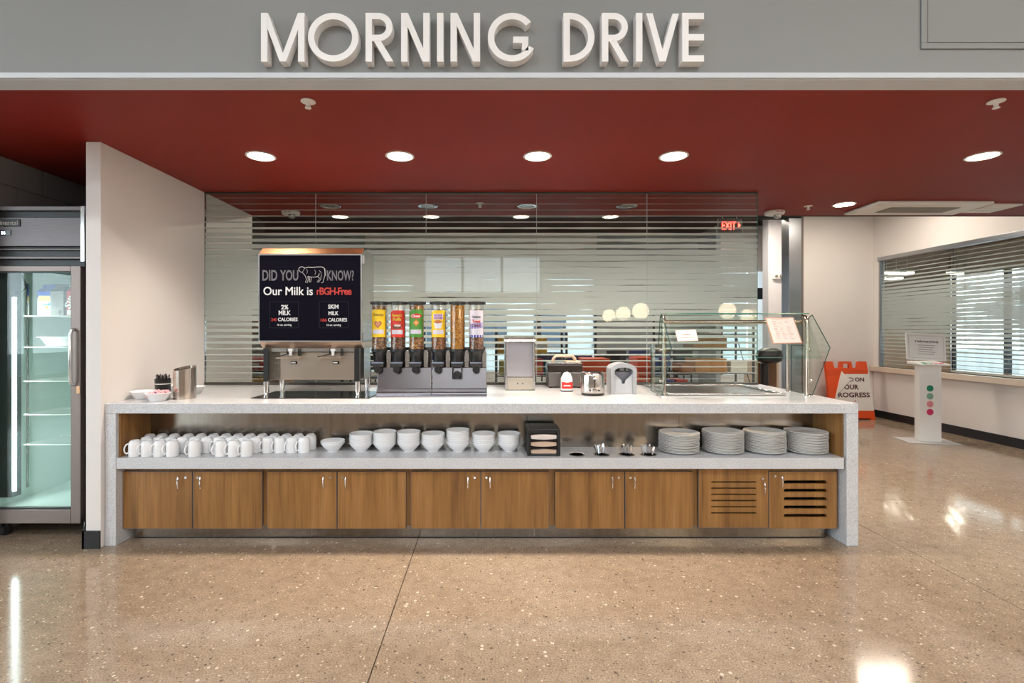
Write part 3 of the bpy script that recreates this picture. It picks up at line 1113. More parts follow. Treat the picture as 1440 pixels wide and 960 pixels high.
def cutlery(kind):
    """working end down in the cup, broad handle end up; base at the origin"""
    b = MB()
    w = {'spoon': .0085, 'fork': .0078, 'knife': .0068}[kind]
    b.prism([(-.0030, .030), (.0030, .030), (w * .7, .075), (w, .105), (w * .85, .116), (w * .35, .121), (-w * .35, .121), (-w * .85, .116), (-w, .105), (-w * .7, .075)], 'y', -.0013, .0013)
    if kind == 'spoon':
        b.lathe([(0, 0), (.007, .004), (.0095, .014), (.007, .026), (0, .032)], (0, 0, 0), 12, 1.0, .3)
    elif kind == 'fork':
        b.box(-.008, .008, -.0012, .0012, .016, .0302)
        for q in range(4):
            b.box(-.008 + q * .0045, -.0055 + q * .0045, -.0012, .0012, 0, .016)
    else:
        b.prism([(-.006, .030), (.0055, .030), (.0055, .006), (-.002, 0), (-.006, .004)], 'y', -.0010, .0010)
    return b.build('table_' + kind, CHROME)


for ci, kind in ((1, 'spoon'), (2, 'fork'), (3, 'knife')):
    proto = None
    x, y = CUPS[ci]
    for q in range(11):
        a = q * 2.4
        r = .032 * math.sqrt((q + .5) / 11)
        lean = .04 + .26 * (q + .5) / 11
        if proto is None:
            proto = cutlery(kind)
            o = proto
        else:
            o = proto.copy()
            col.objects.link(o)
        px_, py_ = x + r * math.cos(a) * .62, y + r * math.sin(a) * .62
        o.location = (px_, py_, SHZ - .0445)
        sc = .84 + .14 * random.random()
        o.scale = (1, 1, sc)
        o.rotation_euler = (-math.sin(a) * lean * .9, math.cos(a) * lean, a)
        o.rotation_euler = (Matrix.Rotation(lean, 3, Vector((-math.sin(a), math.cos(a), 0))) @ Matrix.Rotation(random.uniform(-.8, .8), 3, 'Z')).to_euler()
        tag(o, 'steel %s standing in the %s cutlery cup' % (kind, CN[ci]), kind, '%s cutlery cup contents' % CN[ci])

# ---------------------------------------------------------------- left end of the counter top
bw = MB().lathe([(0, 0), (.046, 0), (.048, .003), (.067, .030), (.080, .052), (.0785, .054), (.064, .030), (.045, .007), (0, .006)], (0, 0, 0), 36)
bd = bw.build('condiment_bowl', CHINA, smooth=True)
tag(bd, 'empty white bowl against the white wall at the left end of the counter', 'bowl', 'white condiment bowls')
bd.location = (-2.372, 3.40, H + .0005)
for loc, lab in (((-2.21, 3.305, H + .0005), 'white bowl of pink sweetener packets at the front left of the counter'),
                 ((-2.375, 3.80, H + .0005), 'white bowl behind the black straw cup'),
                 ((-2.205, 3.690, H + .0005), 'white bowl half hidden behind the steel canister')):
    o = bd.copy()
    col.objects.link(o)
    o.location = loc
    o['label'] = lab
PINK = mat('pink_packet', (0.80, 0.38, 0.40), 0.6)
PURP = mat('purple_print', (0.10, 0.03, 0.14), 0.6)
pk = None
for q in range(16):
    a = q * 2.39
    r = .055 * math.sqrt((q + .5) / 16)
    loc = (-2.21 + r * math.cos(a), 3.305 + r * math.sin(a), H + .036 + .010 * (q % 3))
    if pk is None:
        pk = thing('sweetener_packet', (0, 0, 0), 'pink paper sweetener packet heaped in the white bowl', 'packet', 'sweetener packets')
        MB().box(-.026, .026, -.0015, .0015, -.014, .014).build('sachet', PINK, pk, bevel=.001)
        MB().box(-.010, .012, -.0019, -.0016, -.005, .003).build('print', PURP, pk)
        pk.location = loc
        pk.rotation_euler = (-.9, .1, .2)
    else:
        dup(pk, loc, pk['label'], (-.7 - .5 * random.random(), random.uniform(-.3, .3), random.uniform(-.6, .6)))
t = thing('straw_cup', (-2.318, 3.52, H), 'black cup packed with black stirrers beside the steel canister', 'cup')
MB().lathe([(0, 0), (.044, 0), (.046, .004), (.050, .125), (.048, .125), (.0445, .01), (0, .009)], (-2.318, 3.52, H + .0005), 28).build('body', BLACK, t, smooth=True)
MB().lathe([(.0500, .088), (.0506, .088), (.0509, .094), (.0503, .094), (.0500, .088)], (-2.318, 3.52, H + .0005), 28).build('band', WHITEP, t, smooth=True)
for q in range(26):
    a = q * 2.4
    r = .040 * math.sqrt((q + .5) / 26)
    bx_, by_ = -2.318 + r * .8 * math.cos(a), 3.52 + r * .8 * math.sin(a)
    tx, ty = -2.318 + r * 1.15 * math.cos(a), 3.52 + r * 1.15 * math.sin(a)
    if q == 25:
        tx += .02
    MB().tube([(bx_, by_, H + .012), (tx, ty, H + .142 + .018 * random.random())], .0032, 6).build('stirrer', BLACK, t)
# steel canister with a slanting mouth
cx, cy, cr = -2.100, 3.418, .0695
b = MB()
n = 40
vo, vi = [], []


def topz(x, y):
    return .222 + .20 * (y - cy) + .10 * (x - cx) - .012


V = []
for k in range(n):
    a = 2 * PI * k / n
    V.append((cx + cr * math.cos(a), cy + cr * math.sin(a), H + .0005))
for k in range(n):
    a = 2 * PI * k / n
    x, y = cx + cr * math.cos(a), cy + cr * math.sin(a)
    V.append((x, y, H + topz(x, y)))
for k in range(n):
    a = 2 * PI * k / n
    x, y = cx + (cr - .004) * math.cos(a), cy + (cr - .004) * math.sin(a)
    V.append((x, y, H + topz(x, y)))
for k in range(n):
    a = 2 * PI * k / n
    V.append((cx + (cr - .004) * math.cos(a), cy + (cr - .004) * math.sin(a), H + .12))
fs = [tuple(range(n - 1, -1, -1)), tuple(3 * n + k for k in range(n))]
for lv in range(3):
    for k in range(n):
        k2 = (k + 1) % n
        fs.append((lv * n + k, lv * n + k2, (lv + 1) * n + k2, (lv + 1) * n + k))
b.add(V, fs)
tag(b.build('steel_canister', steel('canister_steel', (0.58, 0.50, 0.44), 0.2, (40, 40, 1), .05), smooth=True), 'tall shiny steel canister with a slanted open top at the left end of the counter', 'canister')

# ---------------------------------------------------------------- milk dispenser
tag(MB().box(-1.64, -.830, 3.40, 3.80, H + .0005, H + .005).build('counter_mat', BLACKG, bevel=.002), 'glossy black mat under the milk dispenser', 'mat')
MZ = H + .0055
mx0, mx1 = -1.603, -.892
t = thing('milk_dispenser', (-1.247, 3.6, MZ), 'tall steel milk dispenser with a black printed front panel', 'milk dispenser')
b = MB()
b.prism([(3.448, 1.300), (3.448, 1.904), (3.505, 1.950), (3.80, 1.950), (3.80, 1.30)], 'x', mx0, mx1)
b.build('upper_body', STEEL, t, bevel=.004)
MB().prism([(3.447, 1.2985), (3.80, 1.2985), (3.80, 1.255), (3.49, 1.255)], 'x', mx0 + .001, mx1 - .001).build('chin', mat('warm_steel', (0.62, 0.47, 0.36), 0.3, 1.0), t, bevel=.003)
MB().prism([(3.4465, 1.9055), (3.503, 1.952), (3.503, 1.9545), (3.443, 1.9085)], 'x', mx0 - .002, mx1 + .002).build('top_trim', COPPER, t)
fr = MB()
for a, bb, c, d in ((mx0, mx1, 1.300, 1.307), (mx0, mx1, 1.897, 1.904), (mx0, mx0 + .006, 1.307, 1.897), (mx1 - .006, mx1, 1.307, 1.897)):
    fr.box(a, bb, 3.436, 3.4475, c, d)
fr.build('panel_frame', mat('silver_trim', (0.46, 0.44, 0.45), 0.35, 1.0), t)
pn = MB().box(mx0 + .0065, mx1 - .0065, 3.440, 3.4475, 1.3075, 1.8965).build('front_panel', PANELBLK, t)
PY = 3.4392


def pp(px, py):
    x, _, z = at(px, py, 3.44)
    return x, z


def ptext(s, x0, x1, y0, y1, m, bold=0.0, spacing=1.0):
    a, zt = pp(x0, y0)
    b_, zb = pp(x1, y1)
    text(s, (a + b_) / 2, PY, (zt + zb) / 2, b_ - a, zt - zb, m, pn, bold, spacing)


ptext('DID', 369, 390, 379.5, 394.5, TXTG, .02)
ptext('YOU', 394, 419.5, 379.5, 394.5, TXTG, .02)
ptext('KNOW?', 460, 497.5, 380, 394.5, TXTG, .015)
ptext('Our Milk is', 370.5, 440, 403, 415, TXTW, .012)
ptext('rBGH-Free', 445.5, 494.5, 404, 414.5, TXTR, .02, .85)
ptext('2%', 395.5, 405.5, 428.5, 435, TXTW, .025)
ptext('MILK', 392, 409, 436.5, 443, TXTW, .025)
ptext('240', 381.5, 389, 447, 451.5, TXTR, .02)
ptext('CALORIES', 391, 418.5, 446.5, 451.5, TXTW, .015)
ptext('16 oz. serving', 390, 410, 455, 458.8, TXTW, .01)
ptext('SKIM', 461.5, 476, 428, 434, TXTW, .025)
ptext('MILK', 462, 476, 437.5, 443, TXTW, .025)
ptext('166', 451, 459.5, 447.5, 452, TXTR, .02)
ptext('CALORIES', 461.5, 488, 447, 452, TXTW, .015)
ptext('16 oz. serving', 459.5, 479.5, 455.3, 459, TXTW, .01)
fb = MB()
for a, c in ((379.5, 420), (449, 490)):
    (u0, v0), (u1, v1) = pp(a, 424), pp(c, 461)
    for q in ((u0, u1, v0 - .0016, v0), (u0, u1, v1, v1 + .0016), (u0, u0 + .0016, v1, v0), (u1 - .0016, u1, v1, v0)):
        fb.box(q[0], q[1], PY - .0004, PY + .0003, q[2], q[3])
fb.build('print_frame', mat('print_darkgrey', (0.022, 0.021, 0.028), 0.6), pn)
# line drawing of a cow
cow = MB()


def stroke(pts, r=.0016):
    cow.tube([(pp(a, b_)[0], PY, pp(a, b_)[1]) for a, b_ in pts], r, 5)


stroke([(421, 376), (423.5, 375), (426, 375.2), (429, 377), (433, 375.6), (440, 375.8), (447, 375.2), (453, 375.2), (456, 377), (457, 381), (457, 387), (455.5, 392), (454.5, 396.5), (452, 397.5)])
stroke([(421, 376), (420, 379), (422, 382), (425, 383), (428, 386), (430, 389), (431, 393), (429.5, 397), (432, 397.5), (433.5, 393), (433, 388.5)])
stroke([(433, 388.5), (436, 389.3), (441, 389.6), (446, 389), (448.5, 387), (449, 384)])
stroke([(435, 389.5), (435.5, 393), (435, 396.5), (437, 396.5), (437.5, 392), (437.8, 389.8)])
stroke([(447, 389), (449.5, 391), (448, 394), (446, 396.5), (448, 397), (451, 392.5), (451.5, 388)])
stroke([(456, 377), (458.3, 380), (458, 388)], .0010)
stroke([(425, 383), (427, 380), (428.5, 377)], .0010)
stroke([(431, 378), (432.5, 381), (431.5, 385)], .0009)
stroke([(442, 379), (444, 382), (443, 386)], .0009)
stroke([(449, 380), (451.5, 383), (452, 388)], .0011)
cow.build('cow_drawing', mat('print_pale', (0.50, 0.50, 0.50), 0.6), pn)
# lower recess
lz0, lz1 = 1.022, 1.2545
for xx, sgn in ((mx0 + .022, 1), (mx1 - .022 - .034, 1)):
    MB().box(xx, xx + .034, 3.462, 3.49, lz0, lz1).build('corner_post', BLACK, t)
MB().box(mx0 + .024, mx1 - .024, 3.60, 3.79, lz0, lz1).build('lower_body', STEEL, t)
MB().box(mx0 + .0565, mx0 + .0605, 3.475, 3.599, lz0 + .004, lz1).box(mx1 - .0605, mx1 - .0565, 3.475, 3.599, lz0 + .004, lz1).build('side_cheek', STEEL, t)
MB().box(mx0 + .118, mx1 - .072, 3.515, 3.598, lz0 + .006, lz1 - .03).build('cabinet_face', mat('warm_brushed', (0.52, 0.44, 0.37), 0.3, 1.0), t, bevel=.003)
MB().box(mx0 + .062, mx1 - .062, 3.49, 3.597, lz1 - .026, lz1 - .001).build('valve_rail', STEEL, t)
for q, px in enumerate((409.5, 469)):
    x = (px - 690) / F * 3.49
    v = MB()
    v.box(x - .016, x + .016, 3.470, 3.489, lz1 - .022, lz1 - .004)
    v.lathe([(.009, -.03), (.012, 0)], (x, 3.478, lz1 - .022), 14)
    v.build('spout', WHITEP, t, smooth=True)
    h = MB()
    h.box(x - .022, x - .0165, 3.465, 3.486, lz1 - .045, lz1 - .004)
    h.tube([(x - .02, 3.475, lz1 - .042), (x - .055, 3.46, lz1 - .052), (x - .098, 3.45, lz1 - .060)], .0042, 6)
    h.box(x + .055, x + .062, 3.465, 3.513, lz1 - .055, lz1 - .004)
    h.build('lever', BLACK, t)
    MB().box(x - .100, x + .062, 3.47, 3.514, lz1 - .074, lz1 - .064).build('spout_ledge', mat('warm_steel', (0.62, 0.47, 0.36), 0.3, 1.0), t)
    MB().box(x - .012, x + .032, 3.511, 3.5145, lz1 - .114, lz1 - .094).build('name_plate', BLACKG, t)
    MB().box(x - .008, x + .022, 3.509, 3.5108, lz1 - .108, lz1 - .100).build('plate_print', TXTW, t)
for xx in (mx0 + .036, mx1 - .036):
    for yy in (3.478, 3.745):
        MB().lathe([(.019, 0), (.019, .006), (.014, .010), (.014, .03), (.020, .032), (.020, lz0 - MZ - .0005)], (xx, yy, MZ), 16).build('leg', CHROME, t, smooth=True)
MB().box(mx1, mx1 + .012, 3.47, 3.51, 1.84, 1.90).box(mx1, mx1 + .010, 3.455, 3.49, 1.31, 1.36).build('hinge', STEEL, t)
MB().box(mx0 - .010, mx0, 3.455, 3.475, 1.58, 1.62).build('latch', BLACK, t)

# ---------------------------------------------------------------- cereal dispensers
TUBES = [(533.6, 'oat rings', (0.42, 0.24, 0.12), 'yellow', 0), (560.0, 'puffs', (0.30, 0.13, 0.06), 'red', 1), (586.0, 'squares', (0.55, 0.26, 0.07), 'green', 2),
         (617.0, 'grahams', (0.42, 0.17, 0.06), 'yellow2', 3), (643.5, 'flakes', (0.80, 0.34, 0.03), None, 4), (670.0, 'crunch', (0.34, 0.16, 0.08), 'white', 5)]
CERE = [cereal('cereal_%d' % k, tuple(c * .55 for c in cc), cc, tuple(min(1, c * 1.5) for c in cc), sc) for k, ((_, _, cc, _, _), sc) in enumerate(zip(TUBES, (85, 75, 80, 90, 120, 80)))]
ACRYL = clear_glass('clear_acrylic', (0.97, 0.97, 0.97))
TD = 3.535
LBL = {'yellow': (0.82, 0.55, 0.01), 'red': (0.62, 0.03, 0.015), 'green': (0.06, 0.26, 0.03), 'yellow2': (0.82, 0.52, 0.01), 'white': (0.62, 0.58, 0.66)}


def shell(mb, x, y, r, z0, z1, a0, a1, n=14, th=.0006):
    o, i = [], []
    for k in range(n + 1):
        a = a0 + (a1 - a0) * k / n
        o.append((x + r * math.cos(a), y + r * math.sin(a)))
        i.append((x + (r - th) * math.cos(a), y + (r - th) * math.sin(a)))
    return mb.strip(o, i, 'z', z0, z1)


def curved_text(s, x, y, r, z, w, h, m, parent, bold=.0, dx=0.0):
    mb = text_mb(s, w, h, extrude=.0003, bold=bold)
    vs = []
    for (a, b_, c) in mb.v:
        th = (a + dx) / r
        rr = r + .0006 - b_
        vs.append((x + rr * math.sin(th), y - rr * math.cos(th), z + c))
    mb.v = vs
    return mb.build('lettering', m, parent, fix=False)


def curved_patch(poly, x, y, r, zc, m, parent, name, off=.0006):
    """flat print polygon (u,z) wrapped round the tube, finely split"""
    bm = bmesh.new()
    vs = [bm.verts.new((u, 0, z)) for u, z in poly]
    bm.faces.new(vs)
    bmesh.ops.triangulate(bm, faces=bm.faces)
    bmesh.ops.subdivide_edges(bm, edges=bm.edges, cuts=4, use_grid_fill=True)
    bm.verts.index_update()
    mb = MB()
    mb.add([(x + (r + off) * math.sin(v.co.x / r), y - (r + off) * math.cos(v.co.x / r), zc + v.co.z) for v in bm.verts], [tuple(v.index for v in f.verts) for f in bm.faces])
    bm.free()
    return mb.build(name, m, parent, fix=False)


def ellipse(cx, cz, rx, rz, n=20):
    return [(cx + rx * math.cos(2 * PI * k / n), cz + rz * math.sin(2 * PI * k / n)) for k in range(n)]


stands = []
STZ = H + .0005
for si, (a, b_, lab) in enumerate(((-.802, -.417, 'left steel three-tube cereal dispenser beside the milk dispenser'), (-.412, -.027, 'right steel three-tube cereal dispenser beside the steel bread bin'))):
    t = thing('cereal_dispenser', ((a + b_) / 2, 3.56, STZ), lab, 'cereal dispenser', 'cereal dispensers')
    dk = mat('dark_steel_panel', (0.21, 0.18, 0.18), 0.24, 1.0)
    MB().prism([(3.47, STZ), (3.47, STZ + .012), (3.488, STZ + .018), (3.488, STZ + .030), (3.50, STZ + .036), (3.50, STZ + .055), (3.70, STZ + .055), (3.70, STZ)], 'x', a, b_).build('tray', mat('tray_steel', (0.32, 0.32, 0.36), 0.2, 1.0), t)
    MB().prism([(3.505, STZ + .0555), (3.525, STZ + .205), (3.565, STZ + .205), (3.60, STZ + .0555)], 'x', a + .002, b_ - .002).build('front_panel', dk, t, bevel=.003)
    # upright fins between the tubes
    cs = [(TUBES[si * 3 + k][0] - 690) / F * TD for k in range(3)]
    for k in range(3):
        fx = cs[k] + .0655
        fx = min(fx, b_ - .018)
        MB().prism([(fx - .014, STZ + .2055), (fx + .014, STZ + .2055), (fx + .017, STZ + .30), (fx + .010, STZ + .325), (fx - .010, STZ + .325), (fx - .017, STZ + .30)], 'y', 3.528, 3.552).build('fin', STEEL, t, bevel=.002)
    MB().box(a + .01, b_ - .01, 3.61, 3.622, STZ + .0555, STZ + .345).build('back_plate', dk, t)
    for k in range(3):
        px, nm, cc, lb, ci = TUBES[si * 3 + k]
        x = cs[k]
        r = .0525
        z0, z1 = 1.246, 1.560
        tb = MB()
        tb.lathe([(r, z0), (r, z1), (r - .002, z1), (r - .002, z0), (r, z0)], (x, TD, 0), 32)
        tube = tb.build('tube', ACRYL, t, smooth=True)
        full = {0: 1.552, 1: 1.505, 2: 1.555, 3: 1.520, 4: 1.556, 5: 1.522}[ci]
        MB().lathe([(0, z0 + .001), (r - .0028, z0 + .001), (r - .0028, full - .004), (r * .8, full), (0, full + .004)], (x, TD, 0), 32).build('cereal', CERE[ci], t, smooth=True)
        cap = MB()
        cap.lathe([(0, z1 + .022), (.050, z1 + .022), (.0605, z1 + .018), (.0615, z1 + .004), (.056, z1 + .0005), (0, z1 + .0005)], (x, TD, 0), 36)
        for q in range(12):
            an = 2 * PI * q / 12
            cap.lathe([(.006, z1 + .002), (.006, z1 + .020), (0, z1 + .022)], (x + .0600 * math.cos(an), TD + .0600 * math.sin(an), 0), 8)
        cap.build('cap', BLACK, t, smooth=True)
        hz = z0 - .0005
        MB().lathe([(.057, hz), (.057, hz - .016), (.050, hz - .024), (.040, hz - .055), (.040, hz - .085), (0, hz - .085)], (x, TD, 0), 28).build('hopper', BLACK, t, smooth=True)
        low = .035 if ci == 4 else 0
        MB().prism([(x - .043, hz - .088), (x + .043, hz - .088), (x + .036, hz - .124), (x - .036, hz - .124)], 'y', 3.47, 3.523).build('outlet', mat('smoke_plastic', (0.045, 0.042, 0.042), 0.15), t, bevel=.003)
        MB().box(x - .041, x + .041, 3.466, 3.4695, hz - .098, hz - .089).build('outlet_lip', mat('blue_grey_plastic', (0.18, 0.22, 0.30), 0.3), t)
        kb = MB()
        kb.lathe([(0, 0), (.024, 0), (.026, .004), (.026, .028), (.022, .034), (0, .034)], (0, 0, 0), 18)
        kb.xform(Matrix.Translation((x, 3.502 - low * .3, hz - .142 - low)) @ Matrix.Rotation(PI / 2, 4, 'X'))
        kb.build('knob', BLACK, t, smooth=True)
        if ci == 4:
            MB().box(x - .034, x + .034, 3.468, 3.50, hz - .205, hz - .196).box(x - .034, x - .029, 3.468, 3.50, hz - .196, hz - .125).box(x + .029, x + .034, 3.468, 3.50, hz - .196, hz - .125).build('cup_bracket', BLACK, t)
        if lb:
            lz0_, lz1_ = 1.330, 1.524
            if ci in (1, 3, 5):
                lz1_ = 1.518
            ls = MB()
            A = math.radians(62)
            shell(ls, x, TD, r + .0012, lz0_, lz1_, -PI / 2 - A, -PI / 2 + A, 18)
            label = ls.build('label_sheet', mat('label_' + lb, LBL[lb], 0.45), t)
            zc = (lz0_ + lz1_) / 2
            R = r + .0014
            # pale nutrition panel
            curved_patch([(-.042, -.073), (.042, -.073), (.042, -.043), (-.042, -.043)], x, TD, R, zc, mat('print_lilac', (0.60, 0.58, 0.66), 0.6), label, 'facts_panel')
            if ci == 0:
                curved_text('Cheerios', x, TD, R, zc + .062, .078, .018, TXTD, label, .01)
                hp = []
                for q in range(28):
                    th = 2 * PI * q / 28
                    hp.append((16 * math.sin(th) ** 3 * .0017, (13 * math.cos(th) - 5 * math.cos(2 * th) - 2 * math.cos(3 * th) - math.cos(4 * th)) * .0018 - .005))
                curved_patch(hp, x, TD, R, zc, mat('print_heart', (0.34, 0.07, 0.05), 0.6), label, 'heart_print')
                curved_patch([(u * .72, v * .72 - .001) for u, v in hp], x, TD, R, zc, mat('print_heart_light', (0.55, 0.24, 0.15), 0.6), label, 'heart_print', .0010)
            elif ci == 1:
                lime = mat('print_lime', (0.55, 0.50, 0.03), 0.6)
                curved_text("Reese's", x, TD, R, zc + .060, .072, .020, lime, label, .03)
                curved_text('Puffs', x, TD, R, zc + .032, .060, .022, lime, label, .03)
                curved_patch([(-.036, -.010), (.038, -.006), (.026, -.034), (-.022, -.036)], x, TD, R, zc, mat('print_brown', (0.13, 0.05, 0.035), 0.6), label, 'bowl_print')
                curved_patch(ellipse(.004, -.012, .024, .008), x, TD, R, zc, mat('print_milk', (0.60, 0.50, 0.45), 0.6), label, 'milk_print', .0010)
                curved_patch([(.006, -.004), (.016, .0), (.034, .022), (.026, .020)], x, TD, R, zc, mat('print_brown', (0.13, 0.05, 0.035), 0.6), label, 'spoon_print', .0012)
            elif ci == 2:
                curved_patch(ellipse(.004, .052, .042, .017), x, TD, R, zc, mat('print_red2', (0.58, 0.03, 0.02), 0.6), label, 'badge')
                curved_text('Chex', x, TD, R + .0006, zc + .052, .066, .019, TXTW, label, .02)
                curved_patch([(-.018, 0), (.004, .024), (.026, .002), (.004, -.024)], x, TD, R, zc + .004, mat('print_orange', (0.62, 0.22, 0.05), 0.6), label, 'cereal_print')
                curved_patch([(-.007, 0), (.004, .012), (.015, .001), (.004, -.011)], x, TD, R, zc + .004, mat('print_orange2', (0.76, 0.40, 0.16), 0.6), label, 'cereal_print', .0010)
            elif ci == 3:
                vi = mat('print_violet', (0.28, 0.07, 0.30), 0.6)
                curved_patch([(-.036, .030), (.036, .030), (.036, .070), (-.036, .070)], x, TD, R, zc, mat('print_lilac', (0.60, 0.58, 0.66), 0.6), label, 'title_panel')
                curved_text('GOLDEN', x, TD, R + .0006, zc + .060, .060, .015, vi, label, .03)
                curved_text('GRAHAMS', x, TD, R + .0006, zc + .041, .064, .015, vi, label, .03)
                curved_patch([(-.032, .016), (.032, .016), (.020, -.032), (-.020, -.032)], x, TD, R, zc, mat('print_bowl', (0.66, 0.66, 0.70), 0.6), label, 'bowl_print')
                curved_patch(ellipse(0, .014, .030, .011), x, TD, R, zc, mat('print_brown2', (0.45, 0.15, 0.05), 0.6), label, 'cereal_print', .0010)
            else:
                bl = mat('print_blue', (0.02, 0.035, 0.30), 0.6)
                curved_patch([(-.052, -.095), (.052, -.095), (.052, -.078), (-.052, -.078)], x, TD, R, zc, bl, label, 'blue_band')
                curved_patch([(-.050, .0), (.050, .010), (.050, -.030), (-.050, -.035)], x, TD, R, zc, mat('print_blue2', (0.22, 0.20, 0.50), 0.6), label, 'blue_field')
                curved_text('Cinnamon', x, TD, R + .0006, zc + .050, .064, .016, TXTD, label, .03)
                curved_text('Toast', x, TD, R + .0006, zc + .018, .062, .022, TXTR, label, .04)
                curved_text('Crunch', x, TD, R + .0006, zc - .010, .066, .022, mat('print_maroon', (0.16, 0.04, 0.04), 0.6), label, .04)
            curved_patch([(-.054, .080), (-.030, .095), (-.054, .095)], x, TD, R, zc, mat('print_pale2', (0.72, 0.66, 0.70), 0.6), label, 'corner_flash')

# ---------------------------------------------------------------- steel bread bin
x0, x1, y0, y1, zb = .112, .348, 3.886, 4.13, H + .0005
t = thing('steel_bin', ((x0 + x1) / 2, 4.0, zb), 'upright brushed steel counter bin with a rounded top and open recessed front', 'food bin')
b = MB()
b.box(x0, x0 + .016, y0, y1, zb + .004, zb + .375)
b.box(x1 - .016, x1, y0, y1, zb + .004, zb + .375)
b.box(x0 + .016, x1 - .016, y0 + .07, y1, zb + .096, zb + .375)
b.build('body', STEEL, t, bevel=.003)
MB().box(x0 + .0165, x1 - .0165, y0, y1 - .02, zb + .004, zb + .0955).build('lower_panel', mat('warm_brushed2', (0.60, 0.53, 0.44), 0.3, 1.0), t, bevel=.003)
cr_ = [(y0 - .004 + .10 * (1 - math.cos(a)), zb + .376 + .048 * math.sin(a)) for a in [PI / 2 * k / 8 for k in range(9)]]
MB().prism(cr_ + [(y1, zb + .424), (y1, zb + .376)], 'x', x0 - .003, x1 + .003).build('lid', STEEL, t, bevel=.002)
MB().box(x0 + .017, x1 - .017, y0 + .062, y0 + .0695, zb + .10, zb + .372).build('inner_sheet', mat('pale_sheet', (0.56, 0.54, 0.58), 0.32, 0.9), t)
b = MB()
for xx in ((x0 + x1) / 2 - .02, (x0 + x1) / 2 + .02):
    b.lathe([(0, 0), (.005, 0), (.005, .003), (0, .004)], (0, 0, 0), 12)
    b.v = b.v[:-48] + [tuple(Matrix.Translation((xx, y0 - .0003, zb + .052)) @ Matrix.Rotation(PI / 2, 4, 'X') @ Vector(p)) for p in b.v[-48:]]
b.build('rivet', BLACK, t)
MB().box(x0 + .002, x1 - .002, y0 + .002, y1, zb, zb + .0038).build('foot', BLACK, t)
b = MB()
for xx in (x0 + .008, x1 - .008):
    b.tube([(xx, y0 - .006, zb + .362), (xx, y0 + .004, zb + .362)], .008, 12)
b.build('hinge', CHROME, t, smooth=True)

# ---------------------------------------------------------------- waffle iron
x0, x1, y0, y1 = .468, .744, 4.05, 4.225
t = thing('waffle_iron', (.606, 4.13, zb), 'dark boxy waffle iron with a pale arched handle on top', 'waffle iron')
MB().box(x0, x1, y0, y1, zb + .008, zb + .128).build('base', mat('dark_steel', (0.20, 0.18, 0.17), 0.3, 0.9), t, bevel=.008)
MB().box(x0 - .004, x1 + .004, y0 - .006, y1, zb + .1285, zb + .196).build('lid', mat('black_brown', (0.03, 0.022, 0.018), 0.2, 0.3), t, bevel=.014, seg=3)
MB().box(x0 + .002, x1 - .002, y0, y1, zb + .1965, zb + .204).build('lid_plate', STEEL, t, bevel=.003)
MB().tube([(x0 + .045, 4.12, zb + .2045), (x0 + .050, 4.11, zb + .235), (x0 + .070, 4.10, zb + .258), (x1 - .070, 4.10, zb + .258), (x1 - .050, 4.11, zb + .235), (x1 - .045, 4.12, zb + .2045)], .013, 10).build('handle', TAN, t, smooth=True)
b = MB().lathe([(0, 0), (.030, 0), (.034, .006), (.030, .034), (0, .036)], (0, 0, 0), 20)
b.xform(Matrix.Translation((.605, y0 - .0005, zb + .118)) @ Matrix.Rotation(PI / 2, 4, 'X'))
b.build('knob', BLACK, t, smooth=True)
MB().box(x0 + .15, x1 - .01, y0 + .01, y1 - .02, zb + .2042, zb + .216).build('batter_rest', TAN, t, bevel=.005)
for xx in (x0 + .02, x1 - .02):
    for yy in (y0 + .02, y1 - .02):
        MB().lathe([(.012, 0), (.012, .0075)], (xx, yy, zb), 10).build('foot', BLACK, t)
# small pouch bottle with red label
cx, cy = .584, 3.83
t = thing('syrup_carton', (cx, cy, zb), 'small white carton with a red label in front of the waffle iron', 'carton')
MB().box(cx - .041, cx + .041, cy - .028, cy + .028, zb + .006, zb + .100).build('body', WHITEP, t, bevel=.003)
MB().prism([(cx - .041, zb + .1005), (cx + .041, zb + .1005), (cx + .026, zb + .138), (cx + .008, zb + .148), (cx - .020, zb + .140)], 'y', cy - .024, cy + .024).build('top', WHITEP, t, bevel=.003)
MB().box(cx - .0405, cx + .0405, cy - .0292, cy - .0284, zb + .022, zb + .074).build('label_sheet', mat('label_bright_red', (0.72, 0.03, 0.02), 0.4), t)
MB().prism(ellipse(cx, zb + .083, .030, .015), 'y', cy - .0296, cy - .0293).build('badge', PAPER, t)
MB().box(cx - .026, cx + .026, cy - .0297, cy - .0293, zb + .040, zb + .050).build('print', TXTW, t)
MB().box(cx - .043, cx + .043, cy - .030, cy + .030, zb, zb + .0055).build('base', BLACK, t)

# ---------------------------------------------------------------- toaster
cx, cy = .737, 3.60
t = thing('toaster', (cx, cy, zb), 'round-sided shiny steel toaster with a lever and dial', 'toaster')
b = MB()
b.lathe([(.078, .014), (.084, .018), (.0855, .03), (.0855, .140), (.082, .158), (.074, .166), (0, .167)], (cx, cy, zb), 40, 1, .82)
b.build('shell', steel('toaster_steel', (0.62, 0.58, 0.54), 0.16, (30, 30, 1), .04), t, smooth=True)
MB().lathe([(.074, 0), (.080, .003), (.080, .0135), (0, .0135)], (cx, cy, zb), 32, 1, .82).build('base', BLACK, t, smooth=True)
MB().box(cx - .055, cx + .055, cy - .035, cy - .012, zb + .1675, zb + .1690).box(cx - .055, cx + .055, cy + .012, cy + .035, zb + .1675, zb + .1690).build('slot', DARKHOLE, t)
fy = cy - .0855 * .82 - .0005
MB().box(cx - .003, cx + .003, fy - .0015, fy + .004, zb + .060, zb + .125).build('lever_slot', DARKHOLE, t)
MB().box(cx - .012, cx + .012, fy - .016, fy - .0017, zb + .118, zb + .130).build('lever', CHROME, t, bevel=.003)
